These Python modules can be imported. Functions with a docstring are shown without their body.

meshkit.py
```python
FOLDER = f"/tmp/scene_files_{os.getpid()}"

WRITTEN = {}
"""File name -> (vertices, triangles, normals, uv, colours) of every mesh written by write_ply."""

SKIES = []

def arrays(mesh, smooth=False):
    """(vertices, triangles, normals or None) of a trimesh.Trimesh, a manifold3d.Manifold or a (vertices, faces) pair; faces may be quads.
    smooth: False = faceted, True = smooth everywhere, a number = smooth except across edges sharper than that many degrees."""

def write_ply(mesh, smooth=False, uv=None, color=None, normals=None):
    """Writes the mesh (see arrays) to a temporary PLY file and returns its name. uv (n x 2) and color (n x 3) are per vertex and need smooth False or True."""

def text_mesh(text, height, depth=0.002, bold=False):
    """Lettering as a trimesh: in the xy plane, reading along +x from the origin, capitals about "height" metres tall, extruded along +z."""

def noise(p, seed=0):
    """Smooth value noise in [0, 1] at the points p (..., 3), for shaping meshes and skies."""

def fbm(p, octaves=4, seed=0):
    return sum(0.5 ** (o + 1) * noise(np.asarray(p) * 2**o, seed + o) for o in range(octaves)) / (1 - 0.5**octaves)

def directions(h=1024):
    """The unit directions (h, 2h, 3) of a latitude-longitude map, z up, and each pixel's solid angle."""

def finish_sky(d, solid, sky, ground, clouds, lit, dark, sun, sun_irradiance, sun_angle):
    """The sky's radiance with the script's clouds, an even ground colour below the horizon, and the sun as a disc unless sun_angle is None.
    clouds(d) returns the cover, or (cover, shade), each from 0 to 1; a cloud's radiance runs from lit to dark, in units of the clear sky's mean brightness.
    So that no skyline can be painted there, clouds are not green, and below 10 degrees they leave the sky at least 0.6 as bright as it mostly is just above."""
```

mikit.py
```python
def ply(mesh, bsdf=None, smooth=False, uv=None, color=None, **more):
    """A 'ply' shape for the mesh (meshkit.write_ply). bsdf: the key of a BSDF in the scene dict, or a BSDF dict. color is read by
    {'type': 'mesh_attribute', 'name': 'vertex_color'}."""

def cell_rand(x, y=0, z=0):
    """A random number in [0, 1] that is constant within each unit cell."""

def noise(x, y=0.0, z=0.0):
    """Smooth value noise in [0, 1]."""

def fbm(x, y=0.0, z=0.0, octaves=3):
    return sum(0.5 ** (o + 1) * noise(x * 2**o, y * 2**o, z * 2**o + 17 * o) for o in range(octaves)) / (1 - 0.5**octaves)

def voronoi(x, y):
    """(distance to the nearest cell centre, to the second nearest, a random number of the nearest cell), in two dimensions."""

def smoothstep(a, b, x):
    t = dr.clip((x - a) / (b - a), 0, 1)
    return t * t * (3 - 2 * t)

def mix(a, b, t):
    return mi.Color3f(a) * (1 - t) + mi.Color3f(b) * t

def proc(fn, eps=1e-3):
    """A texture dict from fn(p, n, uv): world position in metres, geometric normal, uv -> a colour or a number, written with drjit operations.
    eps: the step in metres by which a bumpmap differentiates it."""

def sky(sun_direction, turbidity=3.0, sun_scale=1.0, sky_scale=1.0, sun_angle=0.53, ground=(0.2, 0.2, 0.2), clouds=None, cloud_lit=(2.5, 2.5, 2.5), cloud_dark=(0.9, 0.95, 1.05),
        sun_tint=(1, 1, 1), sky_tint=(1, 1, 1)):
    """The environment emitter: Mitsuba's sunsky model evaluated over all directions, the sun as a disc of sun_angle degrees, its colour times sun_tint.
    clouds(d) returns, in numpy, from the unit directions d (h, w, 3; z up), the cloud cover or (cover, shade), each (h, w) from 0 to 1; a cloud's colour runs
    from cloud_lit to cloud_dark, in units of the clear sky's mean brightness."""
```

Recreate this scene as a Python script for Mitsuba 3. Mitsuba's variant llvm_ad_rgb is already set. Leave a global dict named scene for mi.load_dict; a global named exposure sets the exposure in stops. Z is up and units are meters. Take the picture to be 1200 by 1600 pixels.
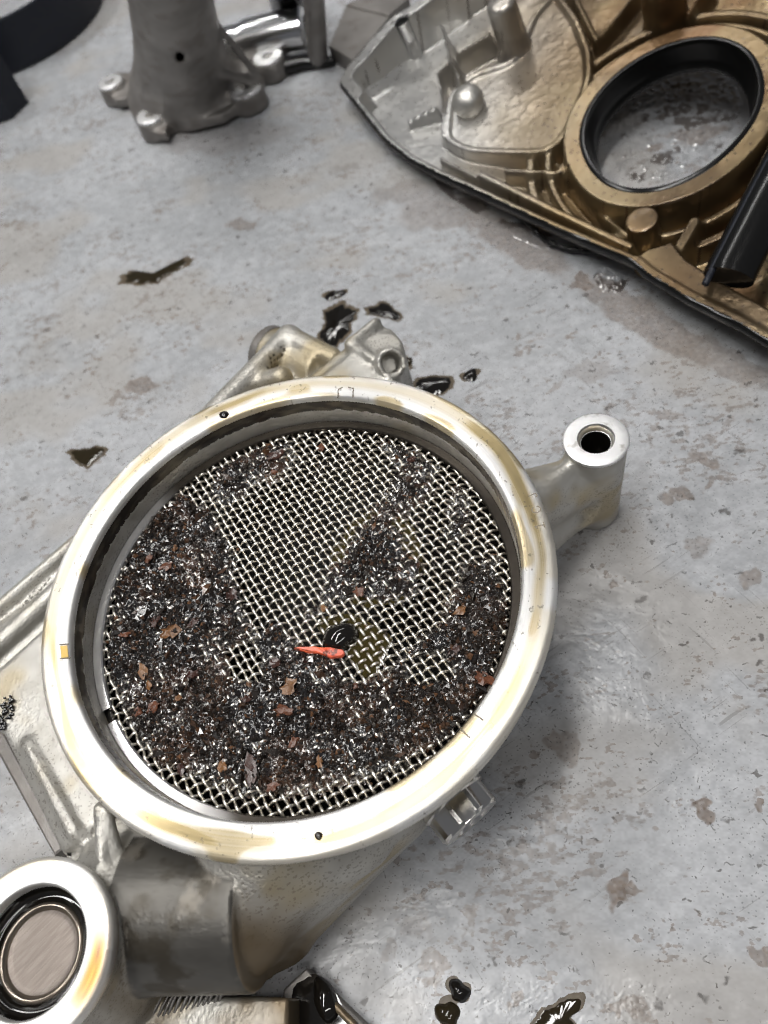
import math, random
import numpy as np, trimesh, shapely
from shapely.geometry import Polygon, Point, LineString
import drjit as dr
import mitsuba as mi
import mikit, meshkit
from mikit import noise, fbm, voronoi, smoothstep, mix, cell_rand
from mitsuba import ScalarTransform4f as T

# ------------------------------------------------------------------ camera, light, exposure (all lengths below in mm, written out in metres)
scene, labels = {}, {}
CAM, TGT, UP = np.array([49.04, -76.264, 187.25]), np.array([20.638, 13.272, 46.271]), [0.10438, 0.84891, 0.51812]
scene['camera'] = {'type': 'thinlens', 'fov': 51.282, 'fov_axis': 'x', 'aperture_radius': 0.0008, 'focus_distance': 0.1694,
                   'near_clip': 0.01, 'far_clip': 20.0,
                   'to_world': T().look_at(origin=(CAM/1000).tolist(), target=(TGT/1000).tolist(), up=UP)}
exposure = 0.12
scene['ambient'] = {'type': 'constant', 'radiance': {'type': 'rgb', 'value': [0.10, 0.103, 0.112]}}

def lamp(key, label, pos, size, rot, power, col=(1, 0.98, 0.95)):
    # a ceiling strip lamp: emitting diffuser facing down under a shallow metal housing
    x, y, z = pos
    M = T().translate(pos).rotate([0, 0, 1], rot)
    lx, ly = size[0]/2, size[1]/2
    v = np.array([[-lx, -ly, 0], [lx, -ly, 0], [lx, ly, 0], [-lx, ly, 0]]); f = np.array([[0, 2, 1], [0, 3, 2]])
    scene[key+'__diffuser'] = mikit.ply(trimesh.Trimesh(v, f, process=False), 'lamp_body', to_world=M,
        emitter={'type': 'area', 'radiance': {'type': 'rgb', 'value': [power*c for c in col]}})
    b = trimesh.creation.box([size[0]+.03, size[1]+.03, .04]); b.apply_translation([0, 0, .023])
    scene[key+'__housing'] = mikit.ply(b, 'lamp_body', to_world=M)
    labels[key] = {'label': label, 'category': 'lamp', 'group': 'ceiling lamps over the bench'}

scene['lamp_body'] = {'type': 'twosided', 'bsdf': {'type': 'diffuse', 'reflectance': {'type': 'rgb', 'value': [.7, .7, .7]}}}
lamp('ceiling_lamp', 'white strip lamp hanging straight over the strainer', (-0.20, -0.02, 1.45), (1.25, .14), 65, 25)
lamp('ceiling_lamp_001', 'white strip lamp hanging to the left of the strainer', (-0.95, 0.42, 1.6), (1.25, .14), 65, 25)
lamp('ceiling_lamp_002', 'white strip lamp hanging beyond the engine cover', (-0.10, 1.75, 1.7), (1.25, .11), 20, 17)

lamp('ceiling_lamp_003', 'white strip lamp hanging behind the viewer on the near side of the bench', (0.30, -0.85, 1.55), (1.25, .12), 15, 15)

# ------------------------------------------------------------------ materials
def rgb(*c): return {'type': 'rgb', 'value': list(c)}
def pr(two=True, **k):
    d = {'type': 'principled', **k}
    return {'type': 'twosided', 'bsdf': d} if two else d
def bump(inner, fn, h, eps=1e-4):
    return {'type': 'twosided', 'bsdf': {'type': 'bumpmap', 'arbitrary': mikit.proc(fn, eps), 'scale': h, 'bsdf': inner}}
def mm(p): return p.x*1000, p.y*1000, p.z*1000

# painted bench: (x, y, rx, ry, rotation, kind) worn patches in mm, plus long oil-brown ones painting the shade along the cover edge; kind 0 bare brown, 1 dark
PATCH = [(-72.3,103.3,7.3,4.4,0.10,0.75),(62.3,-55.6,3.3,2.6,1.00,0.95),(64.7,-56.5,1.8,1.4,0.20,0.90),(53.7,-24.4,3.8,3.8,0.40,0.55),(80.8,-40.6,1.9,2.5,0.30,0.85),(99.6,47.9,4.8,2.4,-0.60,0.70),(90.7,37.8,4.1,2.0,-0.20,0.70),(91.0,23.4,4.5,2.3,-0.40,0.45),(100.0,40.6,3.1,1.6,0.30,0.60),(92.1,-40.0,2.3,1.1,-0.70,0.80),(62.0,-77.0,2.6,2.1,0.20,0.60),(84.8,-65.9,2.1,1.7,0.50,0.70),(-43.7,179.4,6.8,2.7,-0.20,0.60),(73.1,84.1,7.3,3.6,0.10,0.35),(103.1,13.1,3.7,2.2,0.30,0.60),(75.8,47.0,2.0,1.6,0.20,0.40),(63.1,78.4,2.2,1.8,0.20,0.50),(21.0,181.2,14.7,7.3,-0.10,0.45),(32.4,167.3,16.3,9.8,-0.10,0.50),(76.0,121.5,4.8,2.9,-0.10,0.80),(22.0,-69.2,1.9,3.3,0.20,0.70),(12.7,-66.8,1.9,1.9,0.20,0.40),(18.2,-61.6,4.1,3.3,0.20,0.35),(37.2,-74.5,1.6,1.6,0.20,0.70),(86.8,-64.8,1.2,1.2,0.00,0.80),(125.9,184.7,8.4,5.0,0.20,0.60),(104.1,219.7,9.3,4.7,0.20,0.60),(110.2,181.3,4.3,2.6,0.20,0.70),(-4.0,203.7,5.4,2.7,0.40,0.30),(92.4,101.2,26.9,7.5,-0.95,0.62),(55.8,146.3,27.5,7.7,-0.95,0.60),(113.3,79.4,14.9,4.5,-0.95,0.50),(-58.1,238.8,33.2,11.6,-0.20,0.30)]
def floor_marks(p):
    x, y, z = mm(p)
    wx = x + 5*(noise(x*.22, y*.22, 3.1)-.5) + 2.4*(noise(x*.8, y*.8, 7.7)-.5)
    wy = y + 5*(noise(x*.22, y*.22, 13.1)-.5) + 2.4*(noise(x*.8, y*.8, 17.7)-.5)
    brown = smoothstep(.60, .70, .5*fbm(wx*.05+3, wy*.085+9, 0, 4) + .5*fbm(x*.5, y*.85, 5, 3)) * .55
    brown = dr.maximum(brown, smoothstep(.665, .72, .5*fbm(wx*.13+31, wy*.22+5, 2, 3)+.5*fbm(x*.7, y*1.1, 8, 3)) * .62)
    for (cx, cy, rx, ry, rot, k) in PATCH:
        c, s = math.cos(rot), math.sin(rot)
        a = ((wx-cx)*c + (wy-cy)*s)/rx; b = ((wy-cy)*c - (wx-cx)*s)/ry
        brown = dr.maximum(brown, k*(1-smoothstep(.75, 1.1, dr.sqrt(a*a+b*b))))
    jx, jy = x + 2.2*(noise(x*.9, y*.9, 21)-.5), y + 1.6*(noise(x*1.1, y*1.1, 23)-.5)
    clus = smoothstep(.3, .7, fbm(x*.035+50, y*.05, 0, 3))
    d1, _, r1 = voronoi(jx*.42, jy*.52)
    q1 = dr.maximum(r1*1.7-.7, 0)
    dark = (1-smoothstep(.02, .05+.20*q1*q1, d1)) * smoothstep(.18, .34, r1*(.45+.75*clus)) * (.5+.5*noise(x*.4, y*.4, 5))
    d2, _, r2 = voronoi(jx*.12+7, jy*.17+3)
    q2 = dr.maximum(r2*2-1, 0)
    dark = dr.maximum(dark, (1-smoothstep(.02, .03+.17*q2*q2, d2 + .13*(noise(x*.9, y*1.3, 3)-.5))) * smoothstep(.5, .6, r2)*.8)
    d3, _, r3 = voronoi(x*1.1+2, y*1.1)
    dark = dr.maximum(dark, .5*(1-smoothstep(.1, .25, d3)) * smoothstep(.6, .66, r3) * smoothstep(.35, .6, fbm(x*.06+80, y*.07, 0, 3)))
    # fine scratches in two directions
    sa = x*.86 + y*.5; sb = y*.86 - x*.5
    scr = smoothstep(.83, .9, noise(sa*.09+40, sb*2.2+3*noise(sa*.05, sb*.05), 4)) * smoothstep(.6, .8, noise(sa*.05, sb*.15, 9))
    sc = x*.55 - y*.83; sd = y*.55 + x*.83
    scr = dr.maximum(scr, .8*smoothstep(.85, .92, noise(sc*.08+11, sd*2.4+3*noise(sc*.05, sd*.05, 3), 14)) * smoothstep(.6, .8, noise(sc*.05, sd*.15, 19)))
    return brown, dark, scr
def floor_col(p, n, uv):
    x, y, z = mm(p)
    brown, dark, scr = floor_marks(p)
    lo = fbm(x*.018, y*.026, 0, 3)
    hi = fbm(x*.35, y*.5, 1, 3)
    c = mix((.278, .287, .300), (.366, .376, .392), smoothstep(.25, .75, lo*.45+hi*.55))
    c = c*(.92+.16*noise(x*1.6, y*2.2, 12))
    c = mix(c, (.305, .285, .26), .55*smoothstep(.5, .7, fbm(x*.03+70, y*.04, 0, 3)))
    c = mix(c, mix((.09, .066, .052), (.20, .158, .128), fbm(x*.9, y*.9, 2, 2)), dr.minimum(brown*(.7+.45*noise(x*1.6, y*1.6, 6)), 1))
    c = mix(c, (.15, .145, .14), .5*scr)
    return mix(c, (.045, .038, .034), dark*.9)
def floor_rough(p, n, uv):
    x, y, z = mm(p)
    return .23 + .24*smoothstep(.3, .7, fbm(x*.05+20, y*.08, 0, 3)) + .12*noise(x*1.2, y*1.2)
def floor_h(p, n, uv):
    x, y, z = mm(p)
    w = fbm(x*.09, y*.15, 1, 2)*1.6 + fbm(x*.45, y*.7, 3, 3)*.55
    return w + .12*noise(x*2.6, y*2.6)
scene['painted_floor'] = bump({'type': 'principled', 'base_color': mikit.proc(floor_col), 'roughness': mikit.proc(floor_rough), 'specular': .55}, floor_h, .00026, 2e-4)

def stain(p):
    x, y, z = mm(p)
    r = dr.sqrt(x*x+y*y); cx, cy = x/dr.maximum(r, 1e-3), y/dr.maximum(r, 1e-3)
    n1 = noise(cx*2.6+5, cy*2.6+5, 1); n2 = noise(cx*6+9, cy*6+2, 2)
    r0 = 52.0 + 2.2*(n1-.5) + 1.0*(n2-.5)
    wd = .9 + 1.5*n1
    b = (1-smoothstep(.1*wd, 1.35*wd, dr.abs(r-r0))) * (.48 + .7*smoothstep(.3, .75, noise(cx*3.4+2, cy*3.4+8, 6)))
    b2 = .75*smoothstep(.60, .78, noise(cx*7+20, cy*7, r*.35))
    b = dr.maximum(b, .30*smoothstep(50, 53.5, r)*smoothstep(.35, .6, n2))
    st = .3*noise(cx*1.5, cy*1.5, r*5.5)
    return dr.clip(dr.maximum(b, b2)*(.8+st), 0, 1)
def rim_col(p, n, uv):
    s = stain(p)
    c = mix((.72, .715, .70), (.54, .44, .25), dr.minimum(s*1.15, 1))
    c = mix(c, (.40, .31, .155), smoothstep(.6, 1.0, s)*.6)
    x, y, z = mm(p)
    r = dr.sqrt(x*x+y*y)
    nick = smoothstep(.80, .86, noise(x*.9, y*.9, 31))*smoothstep(.6, .8, noise(x*3.1, y*2.6, 33))
    return mix(c*(.94+.12*noise(r*11, x*.03, y*.03)), (.22, .19, .15), nick*.7)
def rim_rough(p, n, uv):
    x, y, z = mm(p)
    r = dr.sqrt(x*x+y*y)
    return .36 - .10*stain(p) + .05*noise(x*.5, y*.5, 2) + .10*(noise(r*14, 0, 3)-.5)
scene['machined_rim'] = pr(base_color=mikit.proc(rim_col), roughness=mikit.proc(rim_rough), metallic=.85, anisotropic=.85, specular=.5)
def port_col(p, n, uv):
    x, y, z = mm(p)
    dx, dy = x+45.5, y+67.2
    r = dr.sqrt(dx*dx+dy*dy); cx, cy = dx/dr.maximum(r, 1e-3), dy/dr.maximum(r, 1e-3)
    big = smoothstep(.75, .98, cx*.93 - cy*.2) * (1-smoothstep(.6, 2.6, dr.abs(r-13.6)))
    s = .55*smoothstep(.45, .75, noise(cx*2.2+3, cy*2.2, 4)) * (1-smoothstep(.8, 2.2, dr.abs(r-13.8)))
    c = mix((.74, .735, .715), (.56, .47, .29), s)
    return mix(c, mix((.55, .30, .06), (.22, .10, .03), noise(cx*3, cy*3, r*2.2)), big)
scene['machined_port'] = pr(base_color=mikit.proc(port_col), roughness=.36, metallic=.8, anisotropic=.6)

def tube_zone(p):
    # the smooth stretch of the outlet tube, given a darker colour
    x, y, z = mm(p)
    rr = dr.sqrt((y+59.2)*(y+59.2)+(z-20.6)*(z-20.6))
    return smoothstep(14.0, 14.4, rr)*(1-smoothstep(15.1, 15.6, rr))*smoothstep(-34.5, -34, x)*(1-smoothstep(-9.9, -9.5, x))
def cast_h(p, n, uv):
    x, y, z = mm(p)
    return (fbm(x*1.9, y*1.9, z*1.9, 2) + .3*noise(x*.5, y*.5, z*.5))*(1-.55*tube_zone(p))
def cast_col(p, n, uv):
    x, y, z = mm(p)
    pit = smoothstep(.60, .78, noise(x*2.3, y*2.3, z*2.3+9)) * smoothstep(.35, .6, fbm(x*.06+30, y*.06, z*.06, 2))
    oil = smoothstep(.52, .75, fbm(x*.07+4, y*.07, z*.09, 3))
    c = mix((.47, .46, .43), (.35, .335, .30), fbm(x*.3, y*.3, z*.3, 2))
    c = mix(c, (.36, .285, .15), oil*.7)
    pit = pit*(1-tube_zone(p))
    c = mix(c, (.14, .12, .10), pit*.45)
    grime = smoothstep(.28, .5, fbm(x*.09+61, y*.09, z*.05, 3)) * (1-smoothstep(18, 30, dr.sqrt((x+10)*(x+10)+(y+84)*(y+84))))
    c = mix(c, (.13, .09, .045), .9*grime)
    t = mix((.13, .124, .112), (.07, .066, .06), fbm(x*.10, y*.16, z*.2, 4))
    t = mix(t, (.05, .042, .03), .85*smoothstep(.52, .70, fbm(x*.13+4, y*.15, z*.15, 4)))
    t = mix(t, (.24, .22, .19), .5*smoothstep(.55, .75, fbm(x*.22+40, y*.22, z*.22, 4)))
    return mix(c, t, tube_zone(p))
scene['cast_aluminium'] = bump({'type': 'principled', 'base_color': mikit.proc(cast_col), 'roughness': .42, 'metallic': .6, 'specular': .5}, cast_h, .00012, 1e-4)
def cast_grey_col(p, n, uv):
    x, y, z = mm(p)
    c = mix((.28, .265, .25), (.15, .14, .13), fbm(x*.12, y*.12, z*.12, 3))
    return mix(c, (.15, .13, .115), .5*smoothstep(.5, .75, fbm(x*.2+8, y*.2, z*.2, 2)))
scene['cast_weathered'] = bump({'type': 'principled', 'base_color': mikit.proc(cast_grey_col), 'roughness': .5, 'metallic': .6, 'specular': .5}, cast_h, .00012, 1e-4)
def cover_col(p, n, uv):
    x, y, z = mm(p)
    g = smoothstep(35, 95, x + .25*(250-y) + 30*(fbm(x*.03, y*.03, 0, 2)-.5))
    c = mix((.52, .515, .50), (.25, .176, .088), g)
    c = mix(c, (.24, .195, .12), .5*smoothstep(20, 60, x)*smoothstep(.4, .7, fbm(x*.06+7, y*.06, z*.06, 3)))
    c = mix(c, (.15, .072, .025), .85*smoothstep(.50, .68, fbm(x*.05+2, y*.05+1, z*.05, 3))*smoothstep(60, 130, x))
    d, _, r = voronoi(x*.35, y*.35)
    c = mix(c, (.075, .045, .02), .8*smoothstep(.50, .68, fbm(x*.035+21, y*.035, z*.06, 3))*smoothstep(40, 110, x))
    return mix(c, (.06, .04, .025), .75*(1-smoothstep(.1, .2, d))*smoothstep(.35, .5, r)*smoothstep(.35, .55, fbm(x*.04+9, y*.04, 0, 2)))
scene['oily_cover'] = bump({'type': 'principled', 'base_color': mikit.proc(cover_col), 'roughness': mikit.proc(lambda p, n, uv: .20+.22*fbm(p.x*90, p.y*90, p.z*90, 2)), 'metallic': .8, 'clearcoat': 1.0, 'clearcoat_gloss': .95}, lambda p, n, uv: fbm(p.x*600, p.y*600, p.z*600, 2)+1.2*fbm(p.x*170, p.y*170, p.z*170, 2), .00014, 2e-4)
def dull_col(p, n, uv):
    x, y, z = mm(p)
    return mix((.60, .59, .56), (.42, .40, .36), fbm(x*.15, y*.15, z*.15, 3))
scene['flange_face'] = pr(base_color=mikit.proc(dull_col), roughness=.38, metallic=.8)
def wall_col(p, n, uv):
    x, y, z = mm(p)
    a = fbm(x*.25, y*.25, z*.6, 3)
    gold = (1-smoothstep(37.5, 41.5, z+1.5*noise(x*.4, y*.4, 3)))*smoothstep(.3, .6, noise(x*.05+8, y*.05+3, 1))  # gold band low on the wall paints in a reflection
    return mix(mix((.055, .05, .045), (.125, .108, .08), smoothstep(.35, .75, a)), (.30, .21, .07), gold*.8)
def wall_h(p, n, uv):
    x, y, z = mm(p)
    return fbm(x*.9, y*.9, z*.5, 2)
scene['oily_wall'] = bump({'type': 'principled', 'base_color': mikit.proc(wall_col), 'roughness': .22, 'metallic': .7, 'clearcoat': .6, 'clearcoat_gloss': .95}, wall_h, .00012, 1e-4)
scene['steel_wire'] = pr(base_color=rgb(.93, .89, .80), roughness=.34, metallic=1.0)
def clip_lit_col(p, n, uv):
    x, y, z = mm(p)
    oil = smoothstep(-34, -22, x + .30*y + 9*(fbm(x*.12, y*.12, 2, 3)-.5))  # oil darkening shaped to leave a painted highlight on the left only
    return mix((.62, .61, .60), (.035, .026, .016), oil*.95)
scene['lit_clip_steel'] = pr(base_color=mikit.proc(clip_lit_col), roughness=.20, metallic=.8)
scene['steel_dark'] = pr(base_color=rgb(.20, .17, .14), roughness=.15, metallic=.8)
scene['steel_bright'] = pr(base_color=rgb(.74, .74, .74), roughness=.14, metallic=1.0)
def plug_col(p, n, uv):
    x, y, z = mm(p)
    return mix((.27, .235, .21), (.20, .17, .15), noise(x*.35+y*.35, (x-y)*3.5, 2))
scene['brushed_plug'] = pr(base_color=mikit.proc(plug_col), roughness=.55, metallic=.8)
scene['plug_steel'] = pr(base_color=rgb(.80, .78, .74), roughness=.16, metallic=1.0)
scene['satin_face'] = pr(base_color=mikit.proc(lambda p, n, uv: mix((.80, .80, .80), (.50, .48, .45), smoothstep(.55, .8, fbm(p.x*600, p.y*600, p.z*600, 3)))), roughness=.42, metallic=.75)
scene['oil_and_bore_black'] = pr(base_color=rgb(.006, .005, .004), roughness=.05, specular=.6)
scene['basin_dark'] = pr(base_color=rgb(.007, .006, .005), roughness=.55, specular=.15)
scene['brown_oil'] = pr(base_color=rgb(.018, .013, .005), roughness=.06, specular=.6)
scene['olive_oil_film'] = pr(base_color=rgb(.030, .023, .005), roughness=.05, specular=.55)
scene['amber_film'] = pr(base_color=mikit.proc(lambda p, n, uv: mix((.035, .024, .012), (.11, .085, .055), fbm(p.x*700, p.y*700, 0, 3))), roughness=.4, specular=.35)
def wet_col2(p, n, uv):
    x, y, z = mm(p)
    return mix(floor_col(p, n, uv)*.85, (.05, .04, .035), .85*smoothstep(.52, .62, fbm(x*.09+5, y*.12, 0, 3)))
scene['clear_film'] = pr(base_color=mikit.proc(wet_col2), roughness=.07, specular=1.0, clearcoat=1.0, clearcoat_gloss=.98)
scene['black_rubber'] = pr(base_color=rgb(.005, .005, .005), roughness=.16, specular=.35)
scene['blue_black_rubber'] = pr(base_color=rgb(.012, .014, .021), roughness=.5, specular=.3)
scene['rust'] = pr(base_color=mikit.proc(lambda p, n, uv: mix((.22, .11, .05), (.10, .07, .04), fbm(p.x*150, p.y*150, p.z*150, 3))), roughness=.6)
scene['etch'] = pr(base_color=rgb(.20, .17, .13), roughness=.5, metallic=.5)
scene['gold_notch'] = pr(base_color=rgb(.40, .28, .09), roughness=.35, metallic=.8)
scene['orange_plastic'] = pr(base_color=mikit.proc(lambda p, n, uv: mix(mix((.80, .15, .05), (.62, .10, .06), fbm(p.x*500, p.y*500, 0, 2)), (.10, .03, .02), .8*smoothstep(.60, .70, fbm(p.x*700+3, p.y*700, 4, 3)))), roughness=.3, specular=.5)
scene['sludge_black'] = pr(base_color={'type': 'mesh_attribute', 'name': 'vertex_color'}, roughness=.16, specular=.8)
def wet_col(p, n, uv):
    x, y, z = mm(p)
    return mix((.009, .008, .008), (.045, .022, .012), smoothstep(.5, .72, fbm(x*.12, y*.12, 4, 3)))
scene['sludge_wet'] = bump({'type': 'principled', 'base_color': mikit.proc(wet_col), 'roughness': .10, 'specular': .8, 'clearcoat': 1.0, 'clearcoat_gloss': .98}, lambda p, n, uv: fbm(p.x*1500, p.y*1500, p.z*1500, 2), .00022, 1e-4)
scene['filings'] = pr(base_color={'type': 'mesh_attribute', 'name': 'vertex_color'}, roughness=.25, metallic=.85)
def flake_fn(a, b):
    return lambda p, n, uv: mix(a, b, fbm(p.x*700, p.y*700, p.z*700, 3))
scene['flake_rust'] = pr(base_color=mikit.proc(flake_fn((.17, .062, .03), (.05, .023, .015))), roughness=.32, specular=.5)
scene['flake_tan'] = pr(base_color=mikit.proc(flake_fn((.25, .12, .045), (.085, .038, .016))), roughness=.32, specular=.5)
scene['flake_dark'] = pr(base_color=mikit.proc(flake_fn((.07, .03, .022), (.025, .013, .011))), roughness=.28, specular=.5)

# ------------------------------------------------------------------ mesh tools
def Tm(v, f): return trimesh.Trimesh(np.asarray(v, float), np.asarray(f, int), process=False)
def add(key, mesh, bsdf, smooth=35, uv=None, color=None):
    base, k = key, 0
    while key in scene:
        k += 1; key = f'{base}_{k:03d}'
    v = np.asarray(mesh.vertices)/1000
    scene[key] = mikit.ply(Tm(v, mesh.faces), bsdf, smooth, uv=uv, color=color)
    return key
def name(key, label, category=None, group=None, kind=None):
    d = {'label': label} if label else {}
    if category: d['category'] = category
    if group: d['group'] = group
    if kind: d['kind'] = kind
    labels[key] = d
def cat(*ms): return trimesh.util.concatenate(list(ms))

def lathe(prof, n=180, c=(0, 0), a0=0, a1=2*math.pi):
    """Surface of revolution about the vertical through c; prof = [(r, z)...]; returns mesh, uv (u radial, v around)."""
    closed = abs(a1-a0-2*math.pi) < 1e-6
    m = n+1
    ang = np.linspace(a0, a1, m)
    P = np.array(prof, float); L = len(P)
    s = np.r_[0, np.cumsum(np.linalg.norm(np.diff(P, axis=0), axis=1))]
    V = np.stack([c[0]+P[None, :, 0]*np.cos(ang)[:, None], c[1]+P[None, :, 0]*np.sin(ang)[:, None], np.broadcast_to(P[None, :, 1], (m, L))], -1).reshape(-1, 3)
    UV = np.stack([np.broadcast_to(s[None]/10, (m, L)), np.broadcast_to(ang[:, None], (m, L))], -1).reshape(-1, 2)
    i, j = np.meshgrid(np.arange(m-1), np.arange(L-1), indexing='ij'); a = (i*L+j).ravel()
    F = np.vstack([np.c_[a, a+L, a+L+1], np.c_[a, a+L+1, a+1]])
    return Tm(V, F[:, ::-1]), UV

def tube(path, r, n=8, caps=True, flat=1.0):
    """Swept tube through points; r scalar or per point."""
    P = np.asarray(path, float); m = len(P); r = np.broadcast_to(r, m)
    t = np.gradient(P, axis=0); t /= np.linalg.norm(t, axis=1, keepdims=True)
    ref = np.array([0, 0, 1.]) if abs(t[:, 2]).max() < .95 else np.array([1., 0, 0])
    s = np.cross(t, ref); s /= np.linalg.norm(s, axis=1, keepdims=True); u = np.cross(s, t)
    a = np.linspace(0, 2*np.pi, n, endpoint=False)
    V = (P[:, None] + r[:, None, None]*(s[:, None]*np.cos(a)[None, :, None] + flat*u[:, None]*np.sin(a)[None, :, None])).reshape(-1, 3)
    i, j = np.meshgrid(np.arange(m-1), np.arange(n), indexing='ij'); k = (j+1) % n
    A, Bq, C, D = i*n+j, i*n+k, (i+1)*n+k, (i+1)*n+j
    F = np.vstack([np.c_[A.ravel(), Bq.ravel(), C.ravel()], np.c_[A.ravel(), C.ravel(), D.ravel()]])
    if caps:
        V = np.vstack([V, P[0], P[-1]]); e = m*n
        j = np.arange(n); k = (j+1) % n
        F = np.vstack([F, np.c_[k, j, np.full(n, e)], np.c_[(m-1)*n+j, (m-1)*n+k, np.full(n, e+1)]])
    return Tm(V, F)

def resample(pts, n, closed=True):
    P = np.asarray(pts, float)
    if closed: P = np.vstack([P, P[:1]])
    s = np.r_[0, np.cumsum(np.linalg.norm(np.diff(P, axis=0), axis=1))]
    q = np.linspace(0, s[-1], n, endpoint=not closed)
    return np.stack([np.interp(q, s, P[:, k]) for k in range(P.shape[1])], 1)
def smoothloop(pts, n=96, it=6):
    P = resample(pts, n)
    for _ in range(it): P = .5*P + .25*(np.roll(P, 1, 0)+np.roll(P, -1, 0))
    return P
def sploop(pts, n=120):
    from scipy.interpolate import CubicSpline
    P = np.array([p[:2] for p in pts]); P = np.vstack([P, P[:1]])
    s = np.r_[0, np.cumsum(np.linalg.norm(np.diff(P, axis=0), axis=1))]
    return CubicSpline(s, P, bc_type='periodic')(np.linspace(0, s[-1], n, endpoint=False))
def smoothline(pts, n=40, it=6):
    P = resample(pts, n, False)
    for _ in range(it): P[1:-1] = .5*P[1:-1] + .25*(P[2:]+P[:-2])
    return P
def cap_tri(poly):
    v, f = trimesh.creation.triangulate_polygon(poly, engine='earcut')
    return v, f
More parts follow.
